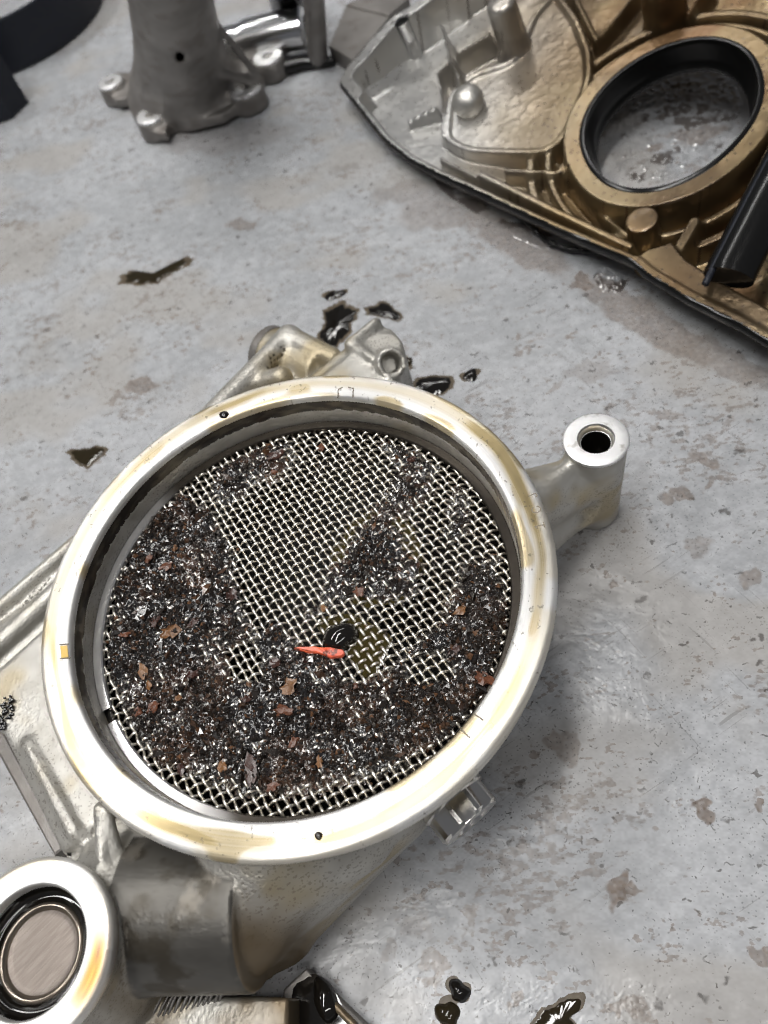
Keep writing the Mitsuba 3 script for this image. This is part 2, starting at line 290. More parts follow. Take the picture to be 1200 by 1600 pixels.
def slab(pts, z0, z1, bev=.6, round_pts=0):
    """Extruded outline with a bevelled top edge."""
    P = np.array([p[:2] for p in pts], float)
    pg = Polygon(P).buffer(0)
    if pg.geom_type != 'Polygon': pg = max(pg.geoms, key=lambda g: g.area)
    if round_pts: pg = pg.buffer(-round_pts).buffer(2*round_pts).buffer(-round_pts)
    P = np.array(pg.exterior.coords)[:-1]
    if not pg.exterior.is_ccw: P = P[::-1]
    n = len(P)
    e = np.roll(P, -1, 0)-P; e /= np.maximum(np.linalg.norm(e, axis=1, keepdims=True), 1e-9)
    nm = np.stack([e[:, 1], -e[:, 0]], 1); nm = nm+np.roll(nm, 1, 0); nm /= np.maximum(np.linalg.norm(nm, axis=1, keepdims=True), .6)
    rings = [(P, z0), (P, z1-bev), (P-nm*bev*.3, z1-bev*.3), (P-nm*bev, z1)]
    V = np.vstack([np.c_[q, np.full(n, z)] for q, z in rings]); F = []
    j = np.arange(n); k = (j+1) % n
    for a in range(3): F += [np.c_[a*n+j, a*n+k, (a+1)*n+k], np.c_[a*n+j, (a+1)*n+k, (a+1)*n+j]]
    tp = Polygon(rings[-1][0])
    if not tp.is_valid: tp = pg.buffer(-bev*.5)
    if tp.geom_type != 'Polygon': tp = max(tp.geoms, key=lambda g: g.area)
    top = trimesh.creation.triangulate_polygon(tp, engine='earcut')
    m = Tm(V, np.vstack(F))
    parts = [m]
    if top is not None:
        tv, tf = top; t = Tm(np.c_[tv, np.full(len(tv), z1)], tf)
        if t.face_normals[:, 2].mean() < 0: t = Tm(t.vertices, t.faces[:, ::-1])
        parts.append(t)
    return cat(*parts)

def nets(S, o, h):
    """Surface nets of the signed field S sampled on a grid (origin o, step h)."""
    neg = S < 0
    nx, ny, nz = S.shape
    cnt = np.zeros((nx-1, ny-1, nz-1), np.int8)
    for a, b, c in np.ndindex(2, 2, 2): cnt += neg[a:nx-1+a, b:ny-1+b, c:nz-1+c]
    act = (cnt > 0) & (cnt < 8)
    I = np.argwhere(act); ids = -np.ones(act.shape, np.int32); ids[act] = np.arange(len(I))
    acc = np.zeros((len(I), 3)); num = np.zeros(len(I))
    cor = [np.array(c) for c in np.ndindex(2, 2, 2)]
    for a in cor:
        for b in cor:
            if (b-a).sum() == 1 and (b-a).min() >= 0:
                va = S[tuple((I+a).T)]; vb = S[tuple((I+b).T)]
                m = (va < 0) != (vb < 0)
                t = np.where(m, va/np.where(m, va-vb, 1), 0)
                acc += np.where(m[:, None], I+a+t[:, None]*(b-a), 0); num += m
    V = np.asarray(o)+h*acc/num[:, None]
    F = []
    for ax in range(3):
        u, w = (ax+1) % 3, (ax+2) % 3
        sl = [slice(1, -1)]*3; sl[ax] = slice(0, -1); sh = list(sl); sh[ax] = slice(1, None)
        A = neg[tuple(sl)]; Bn = neg[tuple(sh)]
        K = np.argwhere(A != Bn); d = A[tuple(K.T)]
        off = np.ones(3, int); off[ax] = 0; K = K+off
        def cell(du, dw):
            k = K.copy(); k[:, u] -= du; k[:, w] -= dw; return ids[tuple(k.T)]
        q = np.stack([cell(1, 1), cell(0, 1), cell(0, 0), cell(1, 0)], 1)
        q = np.where(d[:, None], q, q[:, ::-1])
        F.append(q[(q >= 0).all(1)])
    Q = np.vstack(F)
    return Tm(V, np.vstack([Q[:, [0, 1, 2]], Q[:, [0, 2, 3]]]))
class Field:
    def __init__(s, lo, hi, h):
        s.o, s.h = np.array(lo, float), h
        ax = [np.arange(lo[k], hi[k]+h, h, dtype=np.float32) for k in range(3)]
        s.X, s.Y, s.Z = np.meshgrid(*ax, indexing='ij'); s.S = np.full(s.X.shape, 1e3, np.float32)
    def add(s, d, k=2.0): s.S = smin(s.S, d, k)
    def cut(s, d, k=1.0): s.S = -smin(-s.S, d, k)
    def sphere(s, c, r): return np.sqrt((s.X-c[0])**2+(s.Y-c[1])**2+(s.Z-c[2])**2)-r
    def cone(s, a, b, ra, rb):
        a, b = np.asarray(a, np.float32), np.asarray(b, np.float32); ab = b-a
        t = np.clip(((s.X-a[0])*ab[0]+(s.Y-a[1])*ab[1]+(s.Z-a[2])*ab[2])/(ab@ab), 0, 1)
        return np.sqrt((s.X-a[0]-t*ab[0])**2+(s.Y-a[1]-t*ab[1])**2+(s.Z-a[2]-t*ab[2])**2)-(ra+t*(rb-ra))
    def cyl(s, c, r, z0, z1, r1=None):
        z = np.clip((s.Z-z0)/(z1-z0), 0, 1); rr = r if r1 is None else r+(r1-r)*z
        dr_ = np.sqrt((s.X-c[0])**2+(s.Y-c[1])**2)-rr; dz = np.maximum(z0-s.Z, s.Z-z1)
        return np.minimum(np.maximum(dr_, dz), 0)+np.sqrt(np.maximum(dr_, 0)**2+np.maximum(dz, 0)**2)
    def rod(s, a, b, r):
        a, b = np.asarray(a, np.float32), np.asarray(b, np.float32); L = np.linalg.norm(b-a); d = (b-a)/L
        t = (s.X-a[0])*d[0]+(s.Y-a[1])*d[1]+(s.Z-a[2])*d[2]
        q = np.sqrt(np.maximum((s.X-a[0])**2+(s.Y-a[1])**2+(s.Z-a[2])**2-t*t, 0))-r; w = np.maximum(-t, t-L)
        return np.minimum(np.maximum(q, w), 0)+np.sqrt(np.maximum(q, 0)**2+np.maximum(w, 0)**2)
    def prism(s, pts, z0, z1, slope=(0, 0, 0)):
        """Extruded polygon; the top may slope: z1 + a x + b y (+c)."""
        P = np.array([p[:2] for p in pts], float)
        x, y = s.X[:, :, 0], s.Y[:, :, 0]
        d2 = np.full(x.shape, 1e9); ins = np.zeros(x.shape, bool)
        for p, q in zip(P, np.roll(P, -1, 0)):
            e = q-p; t = np.clip(((x-p[0])*e[0]+(y-p[1])*e[1])/(e@e), 0, 1)
            d2 = np.minimum(d2, (x-p[0]-t*e[0])**2+(y-p[1]-t*e[1])**2)
            c = ((p[1] <= y) != (q[1] <= y)) & (x < p[0]+(y-p[1])/(e[1] if e[1] else 1e-9)*e[0]); ins ^= c
        d = (np.where(ins, -1, 1)*np.sqrt(d2)).astype(np.float32)[:, :, None]
        top = z1+slope[0]*s.X+slope[1]*s.Y+slope[2]
        dz = np.maximum(z0-s.Z, s.Z-top)
        return np.minimum(np.maximum(d, dz), 0)+np.sqrt(np.maximum(d, 0)**2+np.maximum(dz, 0)**2)
    def mesh(s): return nets(s.S, s.o, s.h)
def smin(a, b, k):
    if k <= 0: return np.minimum(a, b)
    h = np.clip(.5+.5*(b-a)/k, 0, 1)
    return (b+(a-b)*h-k*h*(1-h)).astype(np.float32)
def rot_to(d):
    return trimesh.geometry.align_vectors([0, 0, 1], np.asarray(d, float)/np.linalg.norm(d))

# ------------------------------------------------------------------ setting
v = np.array([[-1500, -1200, 0], [1500, -1200, 0], [1500, 2600, 0], [-1500, 2600, 0.]])
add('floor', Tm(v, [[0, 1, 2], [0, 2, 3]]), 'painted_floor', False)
name('floor', 'grey painted steel bench top with brown worn patches, painted shade along the cover edge, black specks and scratches', kind='structure')

# ------------------------------------------------------------------ the oil strainer
S = 'oil_strainer'
name(S, 'oily cast aluminium oil strainer housing with a round mesh screen full of black sludge', 'oil strainer')
# rim: machined top face with rolled outer edge and a small bright inner bevel
prof = [(53.2, 36.0), (54.0, 38.5), (54.6, 42), (54.95, 44.0), (55.0, 44.9), (54.75, 45.55), (54.3, 45.9), (53.7, 46.0), (51, 46.0), (49.6, 46.0), (48.7, 45.95), (48.25, 45.6), (48.05, 45.0), (48.0, 44.2)]
m, uv = lathe(prof, 256)
add(S+'__rim', m, 'machined_rim', True, uv=uv)
labels[S+'__rim'] = {'label': 'bright machined rim with golden brown oil bands'}
m, uv = lathe([(48.0, 44.25), (47.8, 42), (47.7, 39), (47.6, 36.0), (47.2, 35.2), (46.0, 35.0)], 220)
add(S+'__inner_wall', m, 'oily_wall', True)
m, uv = lathe([(47.3, 35.4), (46, 30), (42, 24), (30, 21), (0.01, 20)], 90)
add(S+'__basin', m, 'basin_dark', True)
# circlip holding the screen, open at one place
ga = math.atan2((-39.9,-24.0,38.6)[1], (-39.9,-24.0,38.6)[0])
m, _ = lathe([(47.7, 35.6), (47.7, 36.9), (47.45, 37.2), (45.75, 37.1), (45.45, 36.8), (45.45, 35.6)], 220, (0, 0), ga+.035, ga+2*math.pi-.035)
zw = np.sin(np.arctan2(m.vertices[:, 1], m.vertices[:, 0])*2+1); m.vertices[:, 2] += .12*zw
add(S+'__retaining_ring', m, 'lit_clip_steel', 30)
labels[S+'__retaining_ring'] = {'label': 'glossy retaining ring with a small gap on the left'}
m, uv = lathe([(47.3, 35.6), (46.9, 36.0), (46.4, 36.1), (46.0, 35.8), (46.0, 34.8)], 120)
add(S+'__screen', m, 'oily_wall', True)
# woven wire screen: every wire a part
WA, WB = np.array([1.555, .68]), np.array([1.09, -1.70])
WR, ZS, RS = .325, 36.0, 46.4
def scr_z(x, y): return ZS + .5*np.sin(x*.07+1)*np.cos(y*.06) - .35*np.exp(-((x-8)**2+(y+12)**2)/300)
def wires(D, E, ph):
    for k in range(-34, 35):
        o = E*k
        dd = D@D; b = o@D; cc = o@o-RS*RS; disc = b*b-dd*cc
        if disc <= 0: continue
        t0, t1 = (-b-math.sqrt(disc))/dd, (-b+math.sqrt(disc))/dd
        if t1-t0 < 3: continue
        t = np.arange(t0, t1, 1/6.)
        x, y = o[0]+t*D[0], o[1]+t*D[1]
        w = np.cos(np.pi*(t+k)); w = np.sign(w)*np.abs(w)**.8
        jig = .10*np.sin(t*.31+k*1.7)
        n_ = np.array([-D[1], D[0]])/math.sqrt(dd)
        z = scr_z(x, y)+ph*.46*w
        add(S+'__screen__wire', tube(np.c_[x+jig*n_[0], y+jig*n_[1], z], WR*1.08, 6, flat=.8), 'steel_wire', True)
wires(WA, WB, 1); wires(WB, WA, -1)

# cast body
F = Field((-92, -97, 0), (84, 96, 44), .9)
X, Y, Z = F.X, F.Y, F.Z
RR = np.sqrt(X*X+Y*Y)
bowl = (RR - np.interp(Z, [0, 6, 20, 34, 38, 44], [30, 40, 46, 50.5, 53.3, 53.6]).astype(np.float32))*.9
F.add(np.maximum(bowl, np.maximum(3-Z, Z-41.5)), 0)
F.add(F.cyl((-45.5, -67.2), 15.4, 1, 39.2, 14.9), 0)                  # port boss
F.add(F.rod((-44, -59.5, 20.6), (-9.6, -58.9, 20.6), 14.9), 1.0)         # tube between port and bowl
       # end collar of the tube
F.add(F.cone((-5, -55.5, 25), (11, -46.5, 27), 8.4, 8.0), 3)
F.add(F.cone((-14.5, -58.0, 19.8), (2, -33, 22), 13.6, 24.6), .6)            # funnel from bowl to tube
F.add(F.cone((-11, -60, 6), (3, -33, 8), 9.5, 21), 5)
F.add(F.prism([(-50, -52), (-36, -40), (-12, -44), (-10, -60), (-42, -60)], 0, 29), 2)
# rib loop between port and rim
F.add(F.cone((-38.9,-42.2,36.0), (-37.0,-54.7,33.0), 1.3, 1.5), .8)
F.add(F.cone((-37.1,-43.0,36.0), (-34.6,-53.7,31.0), 1.1, 1.4), .8)
# left mounting plate
plate = [(-82.4,-12.8,31.0), (-73.9,-7.7,31.0), (-65.4,1.4,31.0), (-50, 12), (-36, -40), (-41.2,-42.7,31.0), (-46.4,-48.6,31.0), (-49.0,-49.4,31.0), (-69.5,-23.6,31.0), (-80.2,-19.8,31.0)]
F.add(F.prism(plate, 22, 30.2, (.0, .0, 0)), 1.2)
F.add(F.cone((-62.1,-27.0,30.0), (-46.9,-45.4,30.0), 1.5, 1.8), 1.5)
# beams on the upper left, with a channel between them
beam = [(-92.8,-0.1,27.0), (-82.0,11.4,27.0), (-67.9,24.6,27.0), (-60.4,34.0,27.0), (-40, 20), (-64.2,8.5,29.0), (-67.6,2.8,29.0), (-86.3,-15.7,29.0)]
F.add(F.prism(beam, 14, 26.2), 1)
F.add(F.cone((-92.3,-1.5,27.0), (-58.2,32.4,27.0), 1.9, 1.9), 1)
F.add(F.cone((-88.6,-12.0,27.5), (-65.2,12.8,27.5), 2.7, 2.7), 1)
F.add(F.cone((-81.5,1.1,26.0), (-74.4,5.9,26.0), 2.2, 2.2), 2)
# upper rail, pocket and barrel
F.add(F.prism([(-30.8,62.5,27.0), (-12.3,87.2,27.0), (-1.7,83.2,27.0), (4.2,73.7,27.0), (5, 45), (-25, 45)], 12, 26), 2)
F.add(F.cone((-37.1,53.2,29.0), (-10.7,86.9,28.0), 3.0, 3.6), 1.2)
F.add(F.cone((-10.7,86.9,28.0), (2.5,76.7,28.0), 3.4, 3.0), 1.5)
F.add(F.cone((-20.6,72.2,27.0), (-11.5,71.3,29.0), 2.4, 3.2), 1.5)
F.add(F.rod((-19.7,90.0,20.0), (-0.9,76.7,22.0), 8.2), 1)
F.cut(F.cone((-17.5,76.7,28.0), (-13.0,82.4,28.0), 1.7, 1.9), 1.0)
# upper lug
lug = [(-7.2,64.8,33.0), (13.0,82.4,33.0), (16.2,83.9,33.0), (20.1,81.0,33.0), (22.1,75.4,33.0), (22.3,59.8,33.0), (20, 45), (0, 45)]
F.add(F.prism(lug, 6, 31.5), 1.8)
F.add(F.prism([(-3.4,61.6,36.0), (11.6,75.0,36.0), (12.6,67.6,36.0), (25.1,57.1,36.0), (22, 46), (0, 46)], 20, 33.5, (0, -.0, 0)), 2.5)
F.add(F.cone((8.8,76.1,33.0), (15.8,82.8,33.0), 1.6, 1.5), 1)
F.add(F.cone((8.8,76.1,33.0), (14.7,69.0,34.0), 1.6, 1.4), 1)
F.add(F.cyl((16.2,72.4,33.0)[:2], 6.6, 8, 32.2), 2.5)
F.add(F.rod((17.1,73.0,26.0), (20.6,64.8,36.0), 4.0), .8)
F.cut(F.rod((18.6,69.6,30.0), (22.4,59.9,42.0), 2.6), .5)
# stand-off boss with arm (its bore is lined below)
SB = (67.9, 36.2)
F.add(F.cyl(SB, 6.4, 0, 31.5, 7.3), 0)
F.add(F.cone((64, 34, 18), (44, 22, 26), 6.2, 9), 2.5)
F.add(F.cone((65, 34, 8), (46, 20, 14), 4.6, 8), 2.5)
F.add(F.cone((55.1,26.3,28.0), (61.3,31.8,28.0), 2.2, 1.8), 2)
F.add(F.rod((64.1,34.7,4.0), (63.3,29.3,13.0), 4.6), 2)
F.cut(F.cyl(SB, 3.5, 10, 40), .2)
# lower right flange foot with an oily pocket
# under ledge below the tube
F.add(F.prism([(-45.2,-78.6,12.0), (-34.8,-74.5,12.0), (-11.9,-73.9,12.0), (-5.4,-74.3,12.0), (-4.6,-86.6,12.0), (-47.5,-87.1,12.0)], 0, 12), 2)
F.cut(F.cyl((0, 0), 47.6, 19.5, 60), .3)
F.cut(F.cyl((-45.5, -67.2), 11.2, 33, 60), .2)
add(S+'__body', F.mesh(), 'cast_aluminium', True)
labels[S+'__body'] = {'label': 'rough cast aluminium body with brackets, boss and outlet tube'}
body_mesh_done = True

# outlet port: machined ring, groove, sealing ring and core plug
PC = (-45.5, -67.2)
m, uv = lathe([(15.2, 36.0), (15.8, 38.2), (15.8, 39.2), (15.4, 39.8), (14.7, 40.0), (12.6, 40.0), (11.2, 40.0), (10.85, 39.8), (10.7, 39.3), (10.7, 37)], 120, PC)
add(S+'__port_ring', m, 'machined_port', True, uv=uv)
labels[S+'__port_ring'] = {'label': 'small machined port ring with a burnt brown oil streak'}
m, uv = lathe([(10.75, 38.2), (10.6, 36.4), (9.8, 35.4), (8.9, 35.6), (8.3, 36.0)], 90, PC)
add(S+'__port_groove', m, 'oil_and_bore_black', True)
m, uv = lathe([(8.4, 35.0), (8.3, 36.0), (7.8, 36.4), (7.3, 36.2), (6.9, 35.4)], 90, PC)
add(S+'__port_lip', m, 'steel_dark', True)
m, uv = lathe([(7.1, 35.5), (6.4, 35.2), (5.8, 35.25), (0.01, 35.3)], 90, PC)
add(S+'__core_plug', m, 'brushed_plug', True)
# bevelled stand-off face
m, uv = lathe([(7.2, 30.4), (7.6, 31.2), (7.55, 31.8), (7.1, 32.1), (5.4, 32.1), (4.3, 32.1), (4.2, 31.6), (4.0, 30.6), (3.4, 30.3)], 64, SB)
add(S+'__boss_face', m, 'satin_face', 50)
m, uv = lathe([(3.42, 30.3), (3.3, 29.6), (3.3, 8), (.01, 8)], 32, SB)
add(S+'__boss_bore', m, 'oil_and_bore_black', True)  # black lining puts the shade of the hole into the colour
# hexagon plug under the rim
pd = np.array([.60, -.78, -.10]); pd /= np.linalg.norm(pd)
ring_r = [(5.8, -14), (5.8, -1.2), (7.1, -.8), (7.3, -.3), (7.3, .9), (6.9, 1.2), (6.9, 5.6), (6.4, 6.2), (3.8, 6.3), (3.5, 5.5)]
NP = 48; a = np.arange(NP)*2*math.pi/NP
V, Fq = [], []
for r, z in ring_r:
    fl_ = 1-.05*(np.abs(((a*9/(2*math.pi)) % 1)-.5) < .27)*(r > 6.5)*(z > 1.0)
    V.append(np.c_[r*fl_*np.cos(a), r*fl_*np.sin(a), np.full(NP, z)])
V = np.vstack(V+[[[0, 0, 5.4]]]); K = len(ring_r)
for k in range(K-1):
    for j in range(NP):
        p_, q_ = k*NP+j, k*NP+(j+1) % NP; Fq += [[p_, q_, q_+NP], [p_, q_+NP, p_+NP]]
for j in range(NP): Fq.append([(K-1)*NP+j, (K-1)*NP+(j+1) % NP, K*NP])
m = Tm(V, Fq); m.apply_transform(rot_to(pd)); m.apply_translation((29.3,-39.8,20.0))
add(S+'__plug', m, 'plug_steel', 24)
labels[S+'__plug'] = {'label': 'round faceted steel screw plug under the rim at lower right'}
# lower steel ledge at the left bracket
add(S+'__ledge', slab([(-85.4,-11.2,16.0), (-78.9,-19.3,16.0), (-57.2,-45.8,16.0), (-59.5,-47.6,16.0), (-82.5,-21.3,16.0)], 6, 16, .8), 'cast_weathered', 30)
# cast ridges on the ledge below the outlet tube
rr_ = np.random.default_rng(3)
for k in range(13):
    p = np.array((-33.3,-77.7,11.8)) + np.array([1.15*k+rr_.uniform(-.2, .2), .25*k, 0]); q = p+np.array([2.2, 4.6+rr_.uniform(-1, .6), 1.0])
    add(S+'__ridge', tube(np.array([p, .5*(p+q)+[0, 0, .3], q]), np.array([.34, .42, .2])*rr_.uniform(.7, 1.1), 6), 'cast_weathered', True)
bd = np.array((-0.9,76.7,22.0))-np.array((-19.7,90.0,20.0)); b0 = np.array((-19.7,90.0,20.0))
m, _ = lathe([(8.4, 2.6), (8.5, .2), (8.0, -.5), (.01, -.7)], 60); m.apply_transform(rot_to(bd)); m.apply_translation(b0)
add(S+'__barrel_end', m, 'cast_weathered', 40)
add(S+'__foot', slab([(-9.0,-72.6,5.0), (-4.3,-68.9,5.0), (10.4,-80.3,5.0), (17.3,-86.7,5.0), (-10.4,-89.1,5.0)], 0, 4.0, .5), 'cast_weathered', 30)
labels[S+'__foot'] = {'label': 'dark oily foot plate at the bottom'}
add(S+'__foot__edge', tube(smoothline([(1.8,-75.1,4.6), (5.5,-78.2,4.6), (11.0,-82.8,4.6)], 14, 2), .75, 8), 'cast_aluminium', True)
def etch(px_list):
    for a, b in px_list:
        add(S+'__rim__mark', tube(np.array([a, b]), .16, 5, flat=.35), 'etch', True)
etch([((9.5,49.3,46.0), (9.5,46.5,46.0)), ((9.5,49.3,46.0), (10.6,49.7,46.0)), ((13.2,48.8,46.0), (13.1,46.1,46.0)), ((11.9,49.5,46.0), (13.3,48.8,46.0)),
      ((34.5,-33.7,46.0), (36.1,-35.5,46.0)), ((37.1,-31.2,46.0), (38.7,-32.5,46.0)), ((-49.3,-10.9,46.0), (-47.1,-10.9,46.0)), ((-48.4,-14.1,46.0), (-45.9,-14.1,46.0))])
m = slab([(-48.9,-11.2,46.0), (-47.3,-11.2,46.0), (-46.4,-13.9,46.0), (-48.0,-14.0,46.0)], 45.9, 46.06, .05)
add(S+'__rim__notch', m, 'gold_notch', 30)
# stamped characters on the rim and raised characters on the bracket
def text_at(txt, h, p, ang, z, bsdf, key, depth=.25):
    m = meshkit.text_mesh(txt, h, depth)
    m.apply_transform(trimesh.transformations.rotation_matrix(ang, [0, 0, 1])); m.apply_translation([p[0], p[1], z])
    add(key, m, bsdf, False)
text_at('1', 2.0, (53.6,5.5,46.0), math.radians(98), 45.92, 'etch', S+'__rim__stamp', .1)
text_at('C', 1.9, (53.3,9.4,46.0), math.radians(103), 45.92, 'etch', S+'__rim__stamp', .1)
text_at('J', 1.7, (52.9,13.2,46.0), math.radians(112), 45.92, 'etch', S+'__rim__stamp', .1)
text_at('XSE0012', 1.7, (-74.9,8.0,26.6), math.radians(60), 26.0, 'cast_aluminium', S+'__casting_number', .6)

# ------------------------------------------------------------------ sludge, filings, flakes, oil on the screen
rng = np.random.default_rng(7)
def poly2(*pts): return Polygon([p[:2] for p in pts]).buffer(0)
thick = poly2((-45.0,18.0,37.0), (-40.7,26.5,37.0), (-31.1,28.6,37.0), (-24.0,24.4,37.0), (-18.5,11.7,37.0), (-14.8,-0.7,37.0), (-11.5,-10.0,37.0), (-4.9,-7.6,37.0), (1.0,-11.7,37.0), (10.8,-16.7,37.0), (16.2,-21.4,37.0), (22.7,-16.3,37.0), (30.8,-9.3,37.0), (34.3,-4.6,37.0), (38.7,2.4,37.0), (42.1,3.6,37.0), (43.2,-4.0,37.0), (42.7,-15.1,37.0), (40.3,-22.2,37.0), (35.5,-29.5,37.0), (26.2,-33.2,37.0), (18.8,-37.0,37.0), (10.1,-38.9,37.0), (0.1,-40.0,37.0), (-8.9,-39.2,37.0), (-19.8,-36.3,37.0), (-28.8,-31.4,37.0), (-37.3,-22.9,37.0), (-42.6,-12.7,37.0), (-45.5,-0.2,37.0))
thin = [poly2((-23.9,30.8,37.0), (-22.3,38.2,37.0), (-12.7,42.1,37.0), (-6.2,42.7,37.0), (-5.7,35.3,37.0), (-11.9,32.0,37.0), (-20.2,26.7,37.0)),
        poly2((12.2,11.6,37.0), (16.6,19.4,37.0), (24.8,31.6,37.0), (28.6,32.9,37.0), (28.4,24.0,37.0), (20.2,14.0,37.0), (26.5,5.3,37.0), (24.3,-0.6,37.0), (17.4,-2.2,37.0), (7.5,-0.5,37.0), (2.0,-4.5,37.0), (7.3,4.9,37.0)),
        poly2((34.6,22.3,37.0), (37.6,24.5,37.0), (37.7,16.8,37.0), (35.5,11.4,37.0), (33.6,12.4,37.0)),
        poly2((30.9,-7.1,37.0), (36.8,4.2,37.0), (42.2,5.1,37.0), (40.0,-8.0,37.0), (34.5,-14.5,37.0)),
        poly2((18.8,39.0,37.0), (28.0,37.6,37.0), (32.2,27.8,37.0), (24.8,28.9,37.0))]
clear = [poly2((-14.8,-11.2,37.0), (-11.1,-10.0,37.0), (-8.6,-13.8,37.0), (-9.0,-17.7,37.0), (-13.3,-16.6,37.0)),
         poly2((24.0,-16.4,37.0), (30.5,-15.8,37.0), (31.7,-19.6,37.0), (25.2,-20.5,37.0)),
         poly2((10.1,-16.7,37.0), (13.4,-15.5,37.0), (16.1,-18.5,37.0), (13.5,-19.9,37.0))]
step = .42
gx, gy = np.meshgrid(np.arange(-46, 46.01, step), np.arange(-46, 46.01, step), indexing='ij')
pts = shapely.points(gx, gy)
def inside(pg, soft):
    d = shapely.distance(pts, pg.boundary); i = shapely.contains(pg, pts)
    return np.clip(np.where(i, d, -d)/soft+.35, -1, 1)
P3 = np.stack([gx, gy, 0*gx], -1)
n_lo = meshkit.fbm(P3*.16, 3, 3)-.5; n_hi = meshkit.fbm(P3*.8, 3, 5)-.5; n_fine = meshkit.noise(P3*1.9, 9)-.5
H = 1.75*inside(thick, 3.6)
H = np.maximum(H, np.max([.85*inside(p, 2.5) for p in thin], axis=0))
for p in clear: H = np.minimum(H, -1.2*inside(p, 1.5))
rad = np.sqrt(gx**2+gy**2)
H = H + 1.5*n_lo*(H > -.6) + 1.5*n_hi + .8*n_fine + .05
H = np.where(rad > 44.2, H-(rad-44.2)*1.6, H)
base = scr_z(gx, gy) - .45
clump = meshkit.fbm(P3*.42, 3, 31)
zz = base + np.clip(H, -.4, 2.8)*(.85+.75*np.clip((clump-.35)*2.2, 0, 1))
ok = (H > -.3) & (rad < 45.8)
idx = -np.ones(ok.shape, int); idx[ok] = np.arange(ok.sum())
Vs = np.stack([gx[ok], gy[ok], zz[ok]], -1) + rng.normal(0, .035, (ok.sum(), 3))
a, b, c, d = idx[:-1, :-1], idx[1:, :-1], idx[1:, 1:], idx[:-1, 1:]
q = (a >= 0) & (b >= 0) & (c >= 0) & (d >= 0)
Fs = np.vstack([np.c_[a[q], b[q], c[q]], np.c_[a[q], c[q], d[q]]])
def blackish(n):
    t = rng.random((n, 1)); w = rng.random(n)
    col = np.array([.010, .008, .007])*(1-t)+np.array([.022, .016, .012])*t
    col[w > .80] = np.array([.055, .03, .018]); col[w > .95] = np.array([.12, .06, .03])
    return col
cl2 = meshkit.fbm(P3*.33, 3, 77); cl3 = meshkit.fbm(P3*.28, 3, 91)
dens = np.clip(H, 0, 1.2)*(.22+1.6*np.clip((cl2-.38)*4, 0, 1)); pr_ = (dens/dens.sum()).ravel()
dens3 = np.clip(H, 0, 1.2)*(.12+1.8*np.clip((cl3-.42)*5, 0, 1)); pr3 = (dens3/dens3.sum()).ravel()
dens4 = np.clip(H-.5, 0, 1.2)*np.clip((.56-cl2)*6, 0, 1); pr4 = (dens4/dens4.sum()).ravel()
OCT_V = np.array([[1, 0, 0], [-1, 0, 0], [0, 1, 0], [0, -1, 0], [0, 0, 1], [0, 0, -1.]])
OCT_F = np.array([[0, 2, 4], [2, 1, 4], [1, 3, 4], [3, 0, 4], [2, 0, 5], [1, 2, 5], [3, 1, 5], [0, 3, 5]])
def rand_rot(n):
    qn = rng.normal(size=(n, 4)); qn /= np.linalg.norm(qn, axis=1, keepdims=True); w, x, y, z = qn.T
    return np.stack([np.stack([1-2*(y*y+z*z), 2*(x*y-z*w), 2*(x*z+y*w)], -1), np.stack([2*(x*y+z*w), 1-2*(x*x+z*z), 2*(y*z-x*w)], -1), np.stack([2*(x*z-y*w), 2*(y*z+x*w), 1-2*(x*x+y*y)], -1)], 1)
def grains(n, lo, hi, prob, lift, flat):
    k = rng.choice(gx.size, n, p=prob); s = lo*(hi/lo)**(rng.random(n)**1.6)
    cx = gx.ravel()[k]+rng.uniform(-.3, .3, n); cy = gy.ravel()[k]+rng.uniform(-.3, .3, n)
    cz = zz.ravel()[k]+rng.uniform(-.1, lift, n)
    sh = np.stack([s*rng.uniform(.6, 1.5, n), s*rng.uniform(.5, 1.0, n), s*rng.uniform(*flat, n)], -1)
    v = OCT_V[None]*sh[:, None]*rng.uniform(.6, 1.3, (n, 6, 1))
    v = np.einsum('nij,nkj->nki', rand_rot(n), v)+np.stack([cx, cy, cz], -1)[:, None]
    f = OCT_F[None]+6*np.arange(n)[:, None, None]
    return v.reshape(-1, 3), f.reshape(-1, 3), n
gv, gf, n1 = grains(15000, .20, .95, pr_, .16, (.3, .9))
sparse = np.clip(.35+n_lo*1.6+.5*n_hi, 0, 1)*(rad < 44)*np.clip(1.2-.9*inside(poly2((-15.1,23.3,37.0), (6.4,31.4,37.0), (24.9,32.5,37.0), (13.0,9.9,37.0), (-3.7,-4.0,37.0), (-11.4,1.3,37.0)), 4), .1, 2)
cv, cf, n4 = grains(420, .7, 1.7, pr4, .05, (.35, .7))
keep_z = zz.copy(); zz = np.where(H > 0, zz, scr_z(gx, gy)+.25)
hv, hf, n2 = grains(1500, .16, .5, (sparse/sparse.sum()).ravel(), .3, (.3, .9))
V = np.vstack([gv, hv, cv]); Fq = np.vstack([gf, hf+len(gv), cf+len(gv)+len(hv)])
col = np.vstack([np.repeat(blackish(n1), 6, 0), np.repeat(blackish(n2), 6, 0), np.repeat(blackish(n4)*.8, 6, 0)])
add('sludge__wet_mass', Tm(Vs, Fs), 'sludge_wet', True)
labels['sludge__wet_mass'] = {'label': 'glossy wet mass binding the grit', 'kind': 'stuff'}
